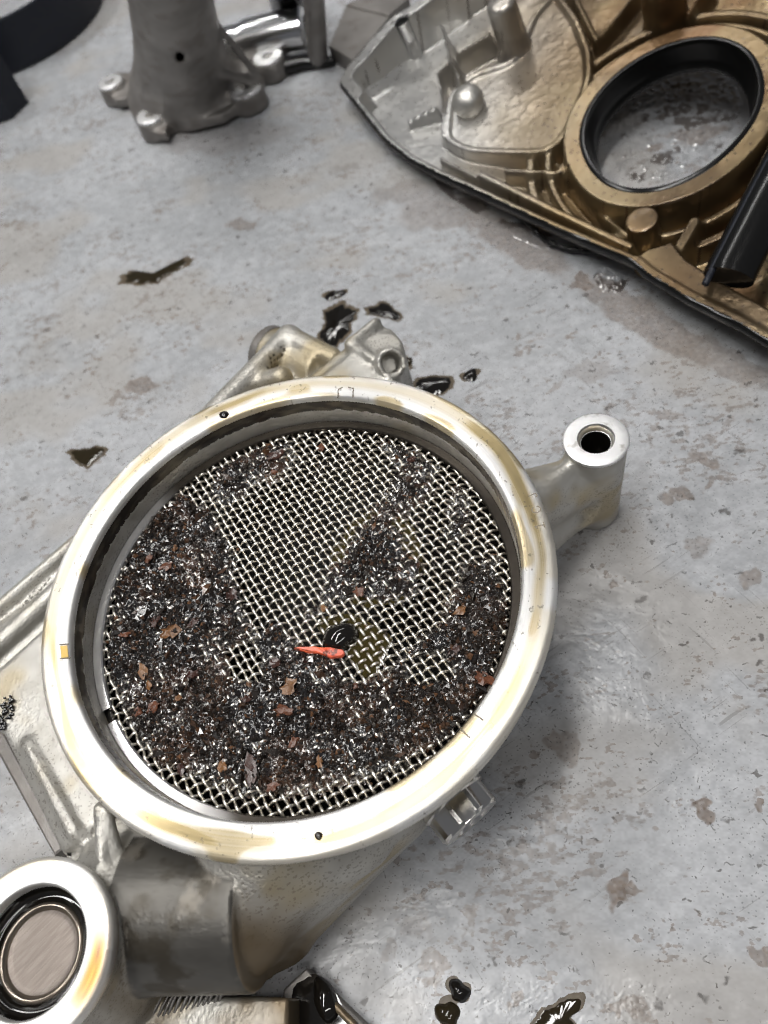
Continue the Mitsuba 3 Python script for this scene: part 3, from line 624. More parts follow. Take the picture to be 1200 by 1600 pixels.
# faceted look: split the vertices of the grains
Vf = V[Fq].reshape(-1, 3); Cf = np.repeat(col[Fq[:, 0]], 3, 0)
add('sludge__grit', Tm(Vf, np.arange(len(Vf)).reshape(-1, 3)), 'sludge_black', False, color=Cf)
labels['sludge__grit'] = {'label': 'angular black and brown grit', 'kind': 'stuff'}
name('sludge', 'wet black gritty sludge heaped over the wire screen', 'sludge', kind='stuff')
fv, ff, n3 = grains(5200, .09, .42, pr3, .6, (.12, .35))
tone = rng.random((n3, 1)); fc = np.array([.62, .58, .54])*(.55+.45*tone)
Vf = fv[ff].reshape(-1, 3); Cf = np.repeat(np.repeat(fc, 6, 0)[ff[:, 0]], 3, 0)
add('metal_filings', Tm(Vf, np.arange(len(Vf)).reshape(-1, 3)), 'filings', False, color=Cf)
name('metal_filings', 'tiny bright metal filings glittering in the black sludge', 'metal filings', kind='stuff')

def surf_z(x, y):
    i = int(round((x+46)/step)); j = int(round((y+46)/step))
    i0, i1, j0, j1 = max(i-3, 0), i+4, max(j-3, 0), j+4
    return float(zz[i0:i1, j0:j1].max())
def flake(key, p, L, Wd, ang, bsdf, label, tilt=.2, group=None, category='flake', thick=.22):
    r = np.random.default_rng(abs(hash((round(p[0]*10), round(p[1]*10)))) % 99991)
    n = 15; a = np.linspace(0, 2*np.pi, n, endpoint=False)+r.uniform(-.18, .18, n)
    rr = r.uniform(.55, 1.25, n)
    o = np.c_[L/2*rr*np.cos(a), Wd/2*rr*np.sin(a)]
    V, Fq = [], []
    for k, (sc, z) in enumerate(((1, -thick/2), (1, thick/2), (.55, thick/2))):
        q = o*sc+(r.normal(0, .06*Wd, o.shape) if sc < 1 else 0)
        V.append(np.c_[q, z+.10*L*np.sin(q[:, 0]/L*2.5+r.uniform(0, 6))*.6 + .05*r.normal(size=n)])
    V = np.vstack(V+[[[0, 0, thick/2+.15]], [[0, 0, -thick/2]]])
    for k in range(2):
        for j in range(n):
            a_, b_ = k*n+j, k*n+(j+1) % n; Fq += [[a_, b_, b_+n], [a_, b_+n, a_+n]]
    for j in range(n): Fq += [[2*n+j, 2*n+(j+1) % n, 3*n], [(j+1) % n, j, 3*n+1]]
    m = Tm(V, Fq)
    m.apply_transform(trimesh.transformations.euler_matrix(r.uniform(-tilt, tilt), r.uniform(-tilt, tilt), ang, 'rxyz'))
    m.apply_translation([p[0], p[1], surf_z(p[0], p[1])+.12])
    k = add(key, m, bsdf, 25); name(k, label, category, group)
FL = [
 (0, 4.2, 2.6, .3, 'flake_rust', 'rust brown flake in the upper left sludge, the larger of two lying side by side'),
 (0, 3.2, 2.0, 1.0, 'flake_rust', 'small rust brown flake near the upper left edge of the sludge'),
 (0, 2.6, 1.4, 1.4, 'flake_tan', 'narrow tan sliver at the top of the left sludge heap'),
 (0, 5.0, 3.8, .4, 'flake_dark', 'dark brown clod beside the clean mesh near the top of the screen'),
 (0, 2.4, 1.8, .2, 'flake_rust', 'small brown flake just below the dark clod at the top of the screen'),
 (0, 2.9, 2.3, 1.2, 'flake_rust', 'single brown flake lying on clean mesh below the top of the rim'),
 (0, 2.6, 1.8, .5, 'flake_dark', 'dark red crumb on the mesh at the upper right'),
 (0, 3.0, 3.6, .2, 'flake_dark', 'dark maroon flake at the edge of the clean mesh, left of centre'),
 (0, 3.6, 2.6, .9, 'flake_dark', 'dark brown flake just above the tan patch in the left sludge'),
 (0, 5.2, 3.6, .2, 'flake_tan', 'wide ragged tan patch in the middle of the left sludge heap'),
 (0, 3.6, 1.6, -.1, 'flake_rust', 'thin orange brown flake next to the retaining ring at far left'),
 (0, 3.2, 2.2, .6, 'flake_dark', 'greyish brown flake right of the tan patch'),
 (0, 2.6, 4.6, .3, 'flake_tan', 'upright orange tan flake in the lower left sludge'),
 (0, 1.8, 2.6, .2, 'flake_tan', 'small tan chip touching the lower end of the upright tan flake'),
 (0, 4.2, 2.4, .3, 'flake_dark', 'dull purplish brown flake below the middle of the left sludge'),
 (0, 4.0, 3.2, .5, 'flake_rust', 'round red brown flake, right one of a pair at lower left'),
 (0, 2.6, 2.4, .8, 'flake_rust', 'small red brown flake, left one of a pair at lower left'),
 (0, 2.0, 1.6, .2, 'flake_tan', 'tiny tan crumb right of the lower left pair of flakes'),
 (0, 3.6, 2.6, .4, 'flake_dark', 'dark brown flake below the left tip of the orange shaving'),
 (0, 4.4, 3.6, .8, 'flake_tan', 'crumpled golden tan flake below the orange shaving'),
 (0, 6.0, 3.0, -.2, 'flake_rust', 'broad red brown flake right under the golden tan one'),
 (0, 2.6, 2.6, .3, 'flake_dark', 'purplish dark flake left of the broad red brown flake'),
 (0, 2.0, 4.4, -.4, 'flake_rust', 'narrow upright brown flake in the lower middle of the sludge'),
 (0, 2.6, 3.2, .3, 'flake_tan', 'tan flake near the bottom edge of the sludge, left of the long dark one'),
 (0, 3.0, 8.6, .1, 'flake_dark', 'long dark brown strip pointing at the lower rim'),
 (0, 3.6, 2.0, .5, 'flake_rust', 'red brown flake at the bottom edge of the sludge by the bare wires'),
 (0, 2.2, 3.4, .2, 'flake_dark', 'dark brown flake in the bottom left of the sludge beside bare mesh'),
 (0, 1.6, 2.8, .1, 'flake_tan', 'small tan sliver in the bottom middle of the sludge'),
 (0, 3.0, 3.4, .6, 'flake_rust', 'shiny copper brown lump in the centre of the screen above the oil bubble'),
 (0, 2.0, 2.0, .3, 'flake_tan', 'tiny copper crumb left of the shiny copper brown lump'),
 (0, 1.6, 1.6, .1, 'flake_rust', 'tiny red crumb below the oily patch of mesh'),
 (0, 4.0, 2.4, .6, 'flake_tan', 'brown chip set in wet sludge near the right rim'),
 (0, 5.2, 3.6, -.5, 'flake_rust', 'large rusty brown flake against the lower right rim'),
 (0, 4.0, 2.0, .7, 'flake_dark', 'dark glossy flake between the brown chip and the large rusty flake'),
]
FLW = [(-31.8,10.0),(-37.1,13.1),(-30.8,15.0),(-8.5,39.1),(-8.1,33.6),(3.0,40.3),(25.3,32.8),(-15.3,1.4),(-32.8,-3.2),(-28.6,-6.3),(-39.3,-6.1),(-23.8,-4.3),(-33.8,-14.5),(-31.7,-17.9),(-22.4,-16.1),(-29.9,-23.0),(-33.1,-23.6),(-24.7,-21.1),(-4.0,-15.2),(-0.7,-20.5),(-1.4,-25.5),(-9.7,-22.5),(0.9,-31.5),(-13.4,-35.7),(-7.4,-37.0),(-2.8,-40.1),(-22.1,-35.8),(6.4,-36.0),(13.4,-0.7),(5.5,-3.3),(12.9,-21.4),(34.9,-7.0),(38.5,-21.6),(33.3,-15.5)]
for (_, L, Wd, an, bs, lb), w in zip(FL, FLW):
    flake('brown_flake', w, L*.82, Wd*.82, an, bs, lb, group='brown flakes in the sludge')

# orange shaving
o = smoothloop([(-0.4,-12.5,38.5), (1.5,-12.1,38.5), (5.2,-12.7,38.5), (7.7,-13.3,38.5), (10.6,-14.0,38.5), (11.2,-14.8,38.5), (10.2,-15.6,38.5), (8.1,-15.7,38.5), (6.7,-14.6,38.5), (2.9,-13.5,38.5)], 60, 1)[:, :2]
m = slab(o, 0, 1.0, .3)
v = m.vertices; xm = v[:, 0].mean(); v[:, 2] += .7*np.sin((v[:, 0]-xm)*.35) + .25*np.sin(v[:, 0]*1.9+v[:, 1])
v[:, 2] += max(surf_z(*p[:2]) for p in o[::6])-.3
add('orange_shaving', Tm(v, m.faces), 'orange_plastic', 30)
name('orange_shaving', 'bright orange plastic shaving lying on the black sludge', 'plastic shaving')
# oil bubble and film
def dome(c, rx, ry, h, ang=0, n=40, rings=9, wob=0, seed=1, pw=.5):
    r = np.random.default_rng(seed); ph = r.uniform(0, 6.28, 4)
    V = [[0, 0, h]]; 
    for k in range(1, rings+1):
        t = k/rings; a = np.linspace(0, 2*np.pi, n, endpoint=False)
        w = 1+wob*(np.sin(2*a+ph[0])*.5+np.sin(3*a+ph[1])*.35+np.sin(5*a+ph[2])*.2)
        V += np.c_[rx*t*w*np.cos(a), ry*t*w*np.sin(a), np.full(n, h*max(1-t*t, 0)**pw)].tolist()
    Fq = [[0, 1+j, 1+(j+1) % n] for j in range(n)]
    for k in range(rings-1):
        for j in range(n):
            a_, b_ = 1+k*n+j, 1+k*n+(j+1) % n; Fq += [[a_, a_+n, b_+n], [a_, b_+n, b_]]
    m = Tm(V, Fq); m.apply_transform(trimesh.transformations.rotation_matrix(ang, [0, 0, 1])); m.apply_translation(c); return m
p = (9.3,-10.4,37.0)
add('oil_bubble', dome((p[0], p[1], ZS+.1), 3.9, 3.5, 3.0, .5, wob=.12, seed=2), 'oil_and_bore_black', True)
name('oil_bubble', 'glossy black oil bubble beside the orange shaving', 'oil bubble')
def sheet(pts, z, bsdf, key, label, category, h=.25, n=140, it=9, group=None, rough=.0, margin=0):
    o = sploop(pts, n); c = o.mean(0)
    o = c+(o-c)*(1+(.55 if margin else .15)*(meshkit.fbm(np.c_[o*.6, np.zeros(n)], 3, 5)-.5))[:, None]
    V = [[c[0], c[1], z+h]]; K = 9
    for k in range(1, K+1):
        t = k/K; q = c+(o-c)*t
        V += np.c_[q, z+h*(1-t**2.2)+rough*(meshkit.noise(np.c_[q*.5, np.zeros(n)])-.5)*(1-t)].tolist()
    V[-n:] = [[x, y, z-.05] for x, y, _ in V[-n:]]
    Fq = [[0, 1+j, 1+(j+1) % n] for j in range(n)]
    for k in range(K-1):
        for j in range(n):
            a_, b_ = 1+k*n+j, 1+k*n+(j+1) % n; Fq += [[a_, a_+n, b_+n], [a_, b_+n, b_]]
    m = Tm(V, Fq)
    if m.face_normals[:, 2].mean() < 0: m = Tm(m.vertices, m.faces[:, ::-1])
    if not margin:
        k = add(key, m, bsdf, True); name(k, label, category, group); return
    k, q = key, 0
    while k in labels: q += 1; k = f'{key}_{q:03d}'
    add(k+'__core', m, bsdf, True); name(k, label, category, group)
    # thin amber margin soaked round the core
    fo = c+(o-c)*(1+margin*(.35+1.3*meshkit.fbm(np.c_[o*.55, np.full(n, 4.)], 3, 8)))[:, None]
    vv, ff = trimesh.creation.triangulate_polygon(Polygon(fo).buffer(0), engine='earcut'); t = Tm(np.c_[vv, np.full(len(vv), .012)], ff)
    if t.face_normals[:, 2].mean() < 0: t = Tm(t.vertices, t.faces[:, ::-1])
    add(k+'__margin', t, 'amber_film', False)
sheet([(4.0,-6.5,36.0), (7.4,-4.9,36.0), (12.3,-5.3,36.0), (17.2,-8.4,36.0), (20.2,-11.2,36.0), (18.6,-15.5,36.0), (15.9,-19.7,36.0), (13.2,-17.2,36.0), (9.8,-12.8,36.0), (5.5,-9.1,36.0)], ZS+.12, 'olive_oil_film', 'oil_film', 'olive brown oil film filling a patch of the mesh right of the orange shaving', 'oil film', .12)

sheet([(9.7,15.8,36.0), (14.8,20.3,36.0), (21.5,19.4,36.0), (26.4,10.6,36.0), (25.5,0.5,36.0), (18.6,-3.4,36.0), (10.9,-1.9,36.0), (6.4,3.9,36.0)], ZS+.0, 'olive_oil_film', 'oil_film', 'dark oil film clogging the mesh above the oil bubble', 'oil film', .1)
# ------------------------------------------------------------------ oil on the bench and small crumbs
def drop(px, rx, ry, h, bsdf, label, wob=.30, seed=1, ang=.2):
    k, q = 'oil_drop', 0
    while k in labels: q += 1; k = f'oil_drop_{q:03d}'
    add(k+'__core', dome((px[0], px[1], 0), rx, ry, h, ang, wob=wob, seed=seed, pw=.8), bsdf, True); name(k, label, 'oil drop', 'oil drops on the bench')
    add(k+'__margin', dome((px[0]-.15, px[1]+.2, .004), rx*1.14, ry*1.14, .01, ang, wob=wob*1.3, seed=seed+20), 'amber_film', True)
drop((-6.0,132.8,-0.0), 3.4, 2.5, .7, 'oil_and_bore_black', 'round black oil drop farthest above the strainer lugs', seed=2)
sheet([(-9.5,124.0,0.0), (-4.2,127.2,0.0), (1.7,122.4,0.0), (0.2,117.9,0.0), (-2.0,111.4,0.0), (-7.0,109.4,0.0), (-10.5,115.9,0.0), (-8.9,119.7,0.0)], 0, 'oil_and_bore_black', 'oil_spill', 'black oil spill with brown edge between the two upper lugs', 'oil spill', .5, margin=.16)
sheet([(5.9,122.1,0.0), (10.0,125.5,0.0), (13.7,123.2,0.0), (16.9,115.7,0.0), (12.0,118.5,-0.0)], 0, 'oil_and_bore_black', 'oil_spill', 'wedge shaped black oil spill with a bright glint above the upper right lug', 'oil spill', .6, margin=.16)
drop((17.9,97.1,0.0), 2.4, 2.6, .5, 'brown_oil', 'dark brown oil drop touching the right side of the upper lug', seed=3)
sheet([(21.8,88.7,0.0), (27.5,90.1,0.0), (32.1,87.7,0.0), (31.4,84.8,0.0), (29.2,83.1,0.0), (23.3,84.6,0.0)], 0, 'oil_and_bore_black', 'oil_spill', 'elongated black oil spill against the top right of the rim', 'oil spill', .6, margin=.16)
drop((38.3,88.5,0.0), 2.5, 2.2, .6, 'oil_and_bore_black', 'small black oil drop alone on the bench right of the upper lug', seed=5)
sheet([(-90.4,161.1,0.0), (-84.6,162.6,0.0), (-78.3,159.1,0.0), (-72.9,161.1,0.0), (-66.2,164.5,0.0), (-64.8,162.4,0.0), (-70.3,157.7,0.0), (-75.4,154.3,0.0), (-83.3,155.4,0.0), (-88.5,157.9,0.0)], 0, 'brown_oil', 'oil_spill', 'long olive brown oil spill with a tail on the bench at upper left', 'oil spill', .35, it=5, margin=.16)
sheet([(-92.6,78.6,0.0), (-87.9,79.2,0.0), (-82.0,78.9,0.0), (-80.5,75.8,-0.0), (-83.0,74.2,0.0), (-84.8,71.9,0.0), (-87.9,72.8,0.0)], 0, 'brown_oil', 'oil_spill', 'small olive brown oil spill on the bench left of the rim', 'oil spill', .3, it=5, margin=.16)
drop((26.8,-73.0,-0.0), 2.0, 2.1, 1.6, 'oil_and_bore_black', 'domed glossy black oil drop at the bottom right of the bench', seed=6)
drop((24.3,-76.9,0.0), 2.2, 2.4, 1.2, 'brown_oil', 'brown black oil drop just below the domed black one', seed=8)
sheet([(40.5,-79.8,0.0), (43.1,-76.2,-0.0), (46.2,-75.0,0.0), (50.0,-74.8,0.0), (50.5,-76.0,0.0), (48.1,-77.0,0.0), (50.8,-79.8,0.0), (46.3,-82.7,0.0)], 0, 'brown_oil', 'oil_spill', 'dark oil spill cut by the bottom edge of the photo', 'oil spill', .4, it=5, margin=.16)
# clear wet puddle spots
def lumpy(pts, key, label, h=.5, seed=3, n=46, amp=.25, bsdf='clear_film'):
    pg = Polygon(smoothloop(pts, 60, 2)[:, :2]); x0, y0, x1, y1 = pg.bounds
    gx_, gy_ = np.meshgrid(np.linspace(x0, x1, n), np.linspace(y0, y1, n), indexing='ij'); pp = shapely.points(gx_, gy_)
    d = np.where(shapely.contains(pg, pp), shapely.distance(pp, pg.boundary), -shapely.distance(pp, pg.boundary))
    z = h*np.clip(d/2.0, -.3, 1)**1 + amp*(meshkit.fbm(np.stack([gx_, gy_, 0*gx_], -1)*.8, 2, seed)-.5)*np.clip(d, 0, 1)
    z = np.where(d < 0, -.3, z); ok_ = d > -.5; id_ = -np.ones(ok_.shape, int); id_[ok_] = np.arange(ok_.sum())
    a_, b_, c_, d_ = id_[:-1, :-1], id_[1:, :-1], id_[1:, 1:], id_[:-1, 1:]; q_ = (a_ >= 0) & (b_ >= 0) & (c_ >= 0) & (d_ >= 0)
    m = Tm(np.stack([gx_[ok_], gy_[ok_], z[ok_]], -1), np.vstack([np.c_[a_[q_], b_[q_], c_[q_]], np.c_[a_[q_], c_[q_], d_[q_]]]))
    k = add(key, m, bsdf, True); name(k, label, 'puddle')
lumpy([(79.3,123.1,0.0), (83.8,127.2,-0.0), (89.5,125.0,0.0), (90.5,118.9,0.0), (86.8,114.0,0.0), (81.1,115.2,0.0)], 'wet_puddle', 'small clear puddle with a white sparkling reflection below the engine cover', .7, 4, amp=1.6)
lumpy([(91.8,199.1,0.0), (106.9,223.0,0.0), (125.8,230.4,0.0), (142.0,219.4,0.0), (142.5,196.8,0.0), (127.4,171.5,0.0), (108.8,161.7,0.0), (95.8,166.3,0.0)], 'wet_puddle', 'wet mottled film on the bench seen through the round opening of the cover', .12, 9, n=120, amp=1.3)
lumpy([(28.5,190.5,0.0), (35.4,182.9,-0.0), (48.5,167.4,0.0), (56.4,154.4,0.0), (54.0,151.0,0.0), (42.6,164.7,0.0), (32.8,178.1,0.0)], 'wet_puddle', 'clear wet streak along the lower left edge of the engine cover', .3, 5, amp=.6)
lumpy([(53.3,156.8,0.0), (62.9,153.4,0.0), (70.5,144.3,0.0), (71.8,137.0,0.0), (63.8,140.2,0.0), (55.9,147.9,0.0)], 'wet_puddle', 'clear wet patch under the black sealant strand', .3, 6, amp=.6)
st = smoothline([(56.0,161.7,1.0), (62.2,149.2,2.5), (66.1,141.4,2.0), (71.7,135.9,2.0), (81.3,131.0,2.5), (92.1,124.6,5.0), (100.1,115.9,6.0)], 60, 6)
add('sealant_strand', tube(st, .9+.35*np.sin(np.arange(60)*1.3)*np.cos(np.arange(60)*.4), 7), 'black_rubber', True)
name('sealant_strand', 'thin black strand of sealant hanging below the engine cover edge', 'sealant strand')
# grit on the left bracket, drop on the rim
gv2 = []
for k in range(60):
    m = trimesh.creation.icosphere(0, rng.uniform(.25, .6)); m.apply_translation(np.array((-70.0,-19.1,30.6))+np.r_[rng.normal(0, 1.1), rng.normal(0, 2.2), rng.uniform(-.2, .4)]); gv2.append(m)
add('grit_clump', cat(*gv2), 'black_rubber', False)
name('grit_clump', 'clump of black grit on the left bracket of the strainer', 'grit')
p = (-18.9,46.0,46.0)
add('oil_droplet', dome((p[0], p[1], 45.95), 1.25, 1.1, .7, wob=.1), 'oil_and_bore_black', True); name('oil_droplet', 'tiny black oil droplet on the upper left of the rim', 'oil droplet')
p = (9.1,-50.8,46.0)
add('oil_droplet', dome((p[0], p[1], 45.95), .75, .75, .4, wob=.1), 'brown_oil', True); name('oil_droplet_001', 'tiny brown oil droplet on the bottom of the rim', 'oil droplet')
sheet([(-6.4,-71.4,4.0), (-3.7,-70.2,4.0), (4.3,-76.5,4.0), (6.4,-82.8,4.0), (-4.5,-85.0,4.0), (-7.4,-76.5,4.0)], 4.02, 'oil_and_bore_black', 'oil_pool', 'thin black oil pool on the dark foot plate of the strainer', 'oil pool', .1, it=2)
p = (0.1,-74.5,6.0)
add('oil_blob', dome((p[0], p[1], 4.05), 2.4, 4.2, 2.2, .5, wob=.12, seed=4), 'oil_and_bore_black', True); name('oil_blob', 'glossy black oil blob sitting in the black pool at the bottom', 'oil blob')

# ------------------------------------------------------------------ engine cover: modelled flat in its own frame, then laid tilted on the bench
CO, CU, CV, CN = np.array([-5.3306, 245.4782, 10.0]), np.array([0.977, -0.0275, 0.2114]), np.array([0.0, 0.9917, 0.1289]), np.array([-0.2132, -0.126, 0.9689])
def lay(m):
    v = m.vertices; return Tm(CO+v[:, :1]*CU+v[:, 1:2]*CV+v[:, 2:3]*CN, m.faces)
E = 'engine_cover'
name(E, 'oily aluminium engine front cover with a large round seal opening, lying open side up', 'engine cover')
outline = smoothloop([(0.0,-0.0), (9.0,-19.0), (19.3,-41.8), (29.1,-57.1), (40.7,-70.5), (50.6,-81.0), (63.9,-95.6), (75.3,-108.1), (87.7,-121.0), (96.8,-130.1), (100.3,-137.2), (104.5,-142.3), (107.6,-146.9), (114.7,-155.0), (120.1,-161.2), (126.3,-169.6), (137.9,-183.7), (164.4,-187.1), (190.8,-123.0), (190.2,-34.2), (125.8,41.8), (84.5,44.6), (61.6,37.1), (46.4,33.5), (35.0,27.9), (24.1,25.5), (14.7,17.2), (8.8,10.5), (3.8,7.9)], 420, 3)
seal_out = sploop([(88.4,-72.7), (92.6,-61.4), (103.7,-50.8), (117.5,-46.3), (132.5,-49.3), (141.5,-59.2), (144.1,-73.6), (141.8,-85.1), (132.0,-98.2), (117.8,-105.8), (111.2,-106.5), (102.2,-104.4), (94.1,-97.8), (89.7,-87.9)], 160)
for _ in range(30): seal_out = .5*seal_out+.25*(np.roll(seal_out, 1, 0)+np.roll(seal_out, -1, 0))
hc = seal_out.mean(0); hr = np.linalg.norm(seal_out-hc, axis=1)
st_ = .55
ux = np.arange(outline[:, 0].min()-1, outline[:, 0].max()+1, st_); vy = np.arange(outline[:, 1].min()-1, outline[:, 1].max()+1, st_)
GU, GV = np.meshgrid(ux, vy, indexing='ij'); GP = shapely.points(GU, GV)
def sdp(pg):
    pg = Polygon(pg) if not isinstance(pg, Polygon) else pg; pg = pg.buffer(0)
    d = shapely.distance(GP, pg.boundary); return np.where(shapely.contains(pg, GP), d, -d)
def sst(a, b, x): t = np.clip((x-a)/(b-a), 0, 1); return t*t*(3-2*t)
def dline(*pts): return shapely.distance(GP, LineString(pts))
do = sdp(outline); dh = sdp(seal_out)
n_c = meshkit.fbm(np.stack([GU, GV, 0*GU], -1)*.06, 3, 2)-.5
Hc = -15 + 1.5*n_c
def up(h, m): 
    global Hc
    Hc = np.where(m > 0, np.maximum(Hc, Hc*(1-m)+h*m), Hc)
def ridge(h, w, *pts, soft=1.6): up(h, 1-sst(w-soft/2, w+soft/2, dline(*pts)))
left = sdp(poly2((-2.9,4.7), (19.6,-35.2), (37.9,-48.4), (43.7,-8.0), (43.5,15.0), (61.6,37.1), (35.0,27.9)))
Hc = np.where(left > 0, -15+np.clip(9-.35*(GU), -1, 9)+.8*n_c, Hc)
plat = sdp(Polygon(smoothloop([(39.2,-46.1), (42.4,-22.9), (52.8,-15.0), (69.0,-17.1), (78.5,3.6), (89.4,11.9), (95.3,-8.8), (97.4,-27.7), (96.2,-42.2), (89.1,-57.7), (82.2,-68.2), (75.3,-70.4), (62.2,-64.1), (47.3,-56.0)], 90, 3)))
up(-8, sst(-.5, 2.2, plat)); up(-6.6, (1-sst(.9, 1.9, np.abs(plat-1.6))))
ridge(-2.5, 1.0, (44.0,12.0), (46.3,-7.5), (48.9,-21.2)); ridge(-5, .9, (48.2,-3.9), (62.3,-0.3)); ridge(-6, .8, (26.5,-29.5), (38.5,-27.4))
ridge(-6, .9, (39.9,-8.2), (40.8,-27.4), (39.8,-44.1)); ridge(-5, 1.0, (40.1,-10.3), (46.6,-6.4))
# seal boss and the ring valleys round it
up(-2.0, sst(-7.5, -6.0, dh)); up(-8, (1-sst(1.0, 2.2, np.abs(dh+12.5)))); up(-9, (1-sst(1.2, 2.6, np.abs(dh+19))))
ridge(-9, 1.2, (100.4,-21.3), (108.3,-13.8), (120.6,0.0)); ridge(-8, 1.4, (93.2,14.7), (99.1,-22.3)); ridge(-6, 1.2, (129.8,-30.1), (139.1,-19.0))
# lower rail, boss ridges, wide flange at lower right
ridge(-1.0, 1.9, (54.2,-75.4), (75.6,-100.2), (96.8,-124.3)); ridge(-3, 1.5, (39.8,-59.2), (51.7,-73.2))
ridge(-4, 2.2, (116.1,-120.0), (108.3,-130.8)); ridge(-7, 1.2, (79.1,-75.9), (89.7,-103.0), (98.0,-116.3)); ridge(-6, 1.3, (61.8,-71.8), (79.0,-80.9), (82.3,-77.3))
wide = sdp(poly2((96.5,-129.7), (101.5,-127.5), (108.8,-127.2), (111.9,-135.2), (119.3,-146.2), (132.1,-162.8), (139.8,-175.5), (137.7,-184.6), (126.0,-169.5), (107.6,-146.9), (100.3,-137.2)))
up(-.6, sst(-.6, .8, wide)*sst(.2, 1.0, do))
up(0, 1-sst(1.6, 2.8, do))
tl = sdp(poly2((-2.9,-1.1), (8.4,-16.5), (20.2,6.9), (37.2,16.1), (60.3,21.0), (61.8,40.2), (35.0,27.9), (14.7,18.0)))
up(.2, np.minimum(sst(-.8, .6, tl), 1-sst(5.2, 6.6, do)))
dark_hole = np.hypot(GU-(28.5,20.3)[0], GV-(28.5,20.3)[1])
Hc = np.where(dark_hole < 2.6, -9, Hc)
Hc = np.maximum(Hc, -((CO[2]+GU*CU[2]+GV*CV[2])-2.0)/CN[2])
ok_ = (do > -.2) & (dh < .4); id_ = -np.ones(ok_.shape, int); id_[ok_] = np.arange(ok_.sum())
a_, b_, c_, d_ = id_[:-1, :-1], id_[1:, :-1], id_[1:, 1:], id_[:-1, 1:]; q_ = (a_ >= 0) & (b_ >= 0) & (c_ >= 0) & (d_ >= 0)
shell = Tm(np.stack([GU[ok_], GV[ok_], Hc[ok_]], -1), np.vstack([np.c_[a_[q_], b_[q_], c_[q_]], np.c_[a_[q_], c_[q_], d_[q_]]]))
add(E+'__shell', lay(shell), 'oily_cover', True)
labels[E+'__shell'] = {'label': 'ribbed inside of the cover, pale at left and oil stained gold at right'}
def loft(loops, closed_top=False):
    n = len(loops[0]); V = np.vstack(loops); j = np.arange(n); k = (j+1) % n; Fq = []
    for a in range(len(loops)-1): Fq += [np.c_[a*n+j, a*n+k, (a+1)*n+k], np.c_[a*n+j, (a+1)*n+k, (a+1)*n+j]]
    return Tm(V, np.vstack(Fq))
def off(loop, d):
    pg = Polygon(loop).buffer(d); q = np.array(pg.exterior.coords)[:-1]
    if not pg.exterior.is_ccw: q = q[::-1]
    # keep rings aligned: project each point along its local normal
    L = np.asarray(loop); t = np.roll(L, -1, 0)-np.roll(L, 1, 0); t /= np.linalg.norm(t, axis=1, keepdims=True)
    sgn = 1 if Polygon(L).exterior.is_ccw else -1
    return L+sgn*d*np.stack([t[:, 1], -t[:, 0]], 1)
zr = lambda L, z: np.c_[L, np.full(len(L), z)]
add(E+'__side_wall', lay(loft([zr(off(outline, -2.5), -8.0), zr(off(outline, -1.2), -7.0), zr(off(outline, .2), -2.0)])), 'cast_weathered', True)
wv = .35*np.sin(np.arange(420)*.37)+.25*np.sin(np.arange(420)*.91)
add(E+'__gasket', lay(loft([zr(off(outline, .2), -2.8), np.c_[off(outline, .9)+.0, -2.4+wv], np.c_[off(outline, 1.1), -1.3+wv*.8], np.c_[off(outline, .5), -.4+wv*.3], zr(off(outline, -.5), -.25)])), 'black_rubber', True)
labels[E+'__gasket'] = {'label': 'wet black gasket line round the cover edge'}
add(E+'__seal', lay(loft([zr(off(seal_out, .8), -2.2), zr(off(seal_out, .2), -1.5), zr(off(seal_out, -1.0), -1.6), zr(off(seal_out, -1.6), -3.0), zr(off(seal_out, -2.2), -8.0), zr(off(seal_out, -3.4), -10.0), zr(off(seal_out, -3.8), -11.2), zr(off(seal_out, -3.0), -12.5), zr(off(seal_out, -1.5), -13)])), 'black_rubber', 60)
labels[E+'__seal'] = {'label': 'black rubber lip seal round the opening'}
def local_lathe(prof, c, n=40):
    m, _ = lathe(prof, n, c); return lay(m)
kb = (51.2,-33.0)
add(E+'__knob', local_lathe([(5.0, -9), (5.9, -6.0), (6.1, -4.2), (5.6, -2.2), (4.2, -.6), (2.2, .25), (.01, .45)], kb), 'flange_face', True)
labels[E+'__knob'] = {'label': 'round shiny domed boss in the cover'}
bp = (70.4,-10.7)
add(E+'__post', local_lathe([(7.4, -9), (6.6, -7.6), (6.0, -6), (5.3, 10), (4.8, 11.4), (3.4, 12), (.01, 12)], bp), 'oily_cover', True)
add(E+'__post', local_lathe([(8.4, -12), (7.6, -9), (6.6, 12), (4, 13), (.01, 13)], (123.3,-23.6)), 'oily_cover', True)
add(E+'__boss', local_lathe([(5.2, -10), (5.0, -1.2), (4.6, -.3), (3.8, 0), (.01, 0)], (101.8,-116.7)), 'oily_cover', 45)
add(E+'__bolt_hole', local_lathe([(3.0, .25), (2.5, -.4), (2.4, -8.5), (.01, -8.6)], (28.5,20.3), 30), 'steel_bright', 45)
# black chain guide lying in the cover
gpth = [np.r_[(120.3,-148.4), 2.6], np.r_[(135.1,-126.0), 3.0], np.r_[(150.2,-103.6), 3.2]]
gm = tube(smoothline(gpth, 24, 4), 7.0, 18, flat=.62)
add('chain_guide__shoe', lay(gm), 'black_rubber', 60)
add('chain_guide__edge', lay(tube(smoothline([g+np.array([-6.2, -1.8, 2.4]) for g in gpth], 24, 4), 1.0, 8)), 'blue_black_rubber', True)
name('chain_guide', 'glossy black plastic chain guide lying in the right part of the engine cover', 'chain guide')

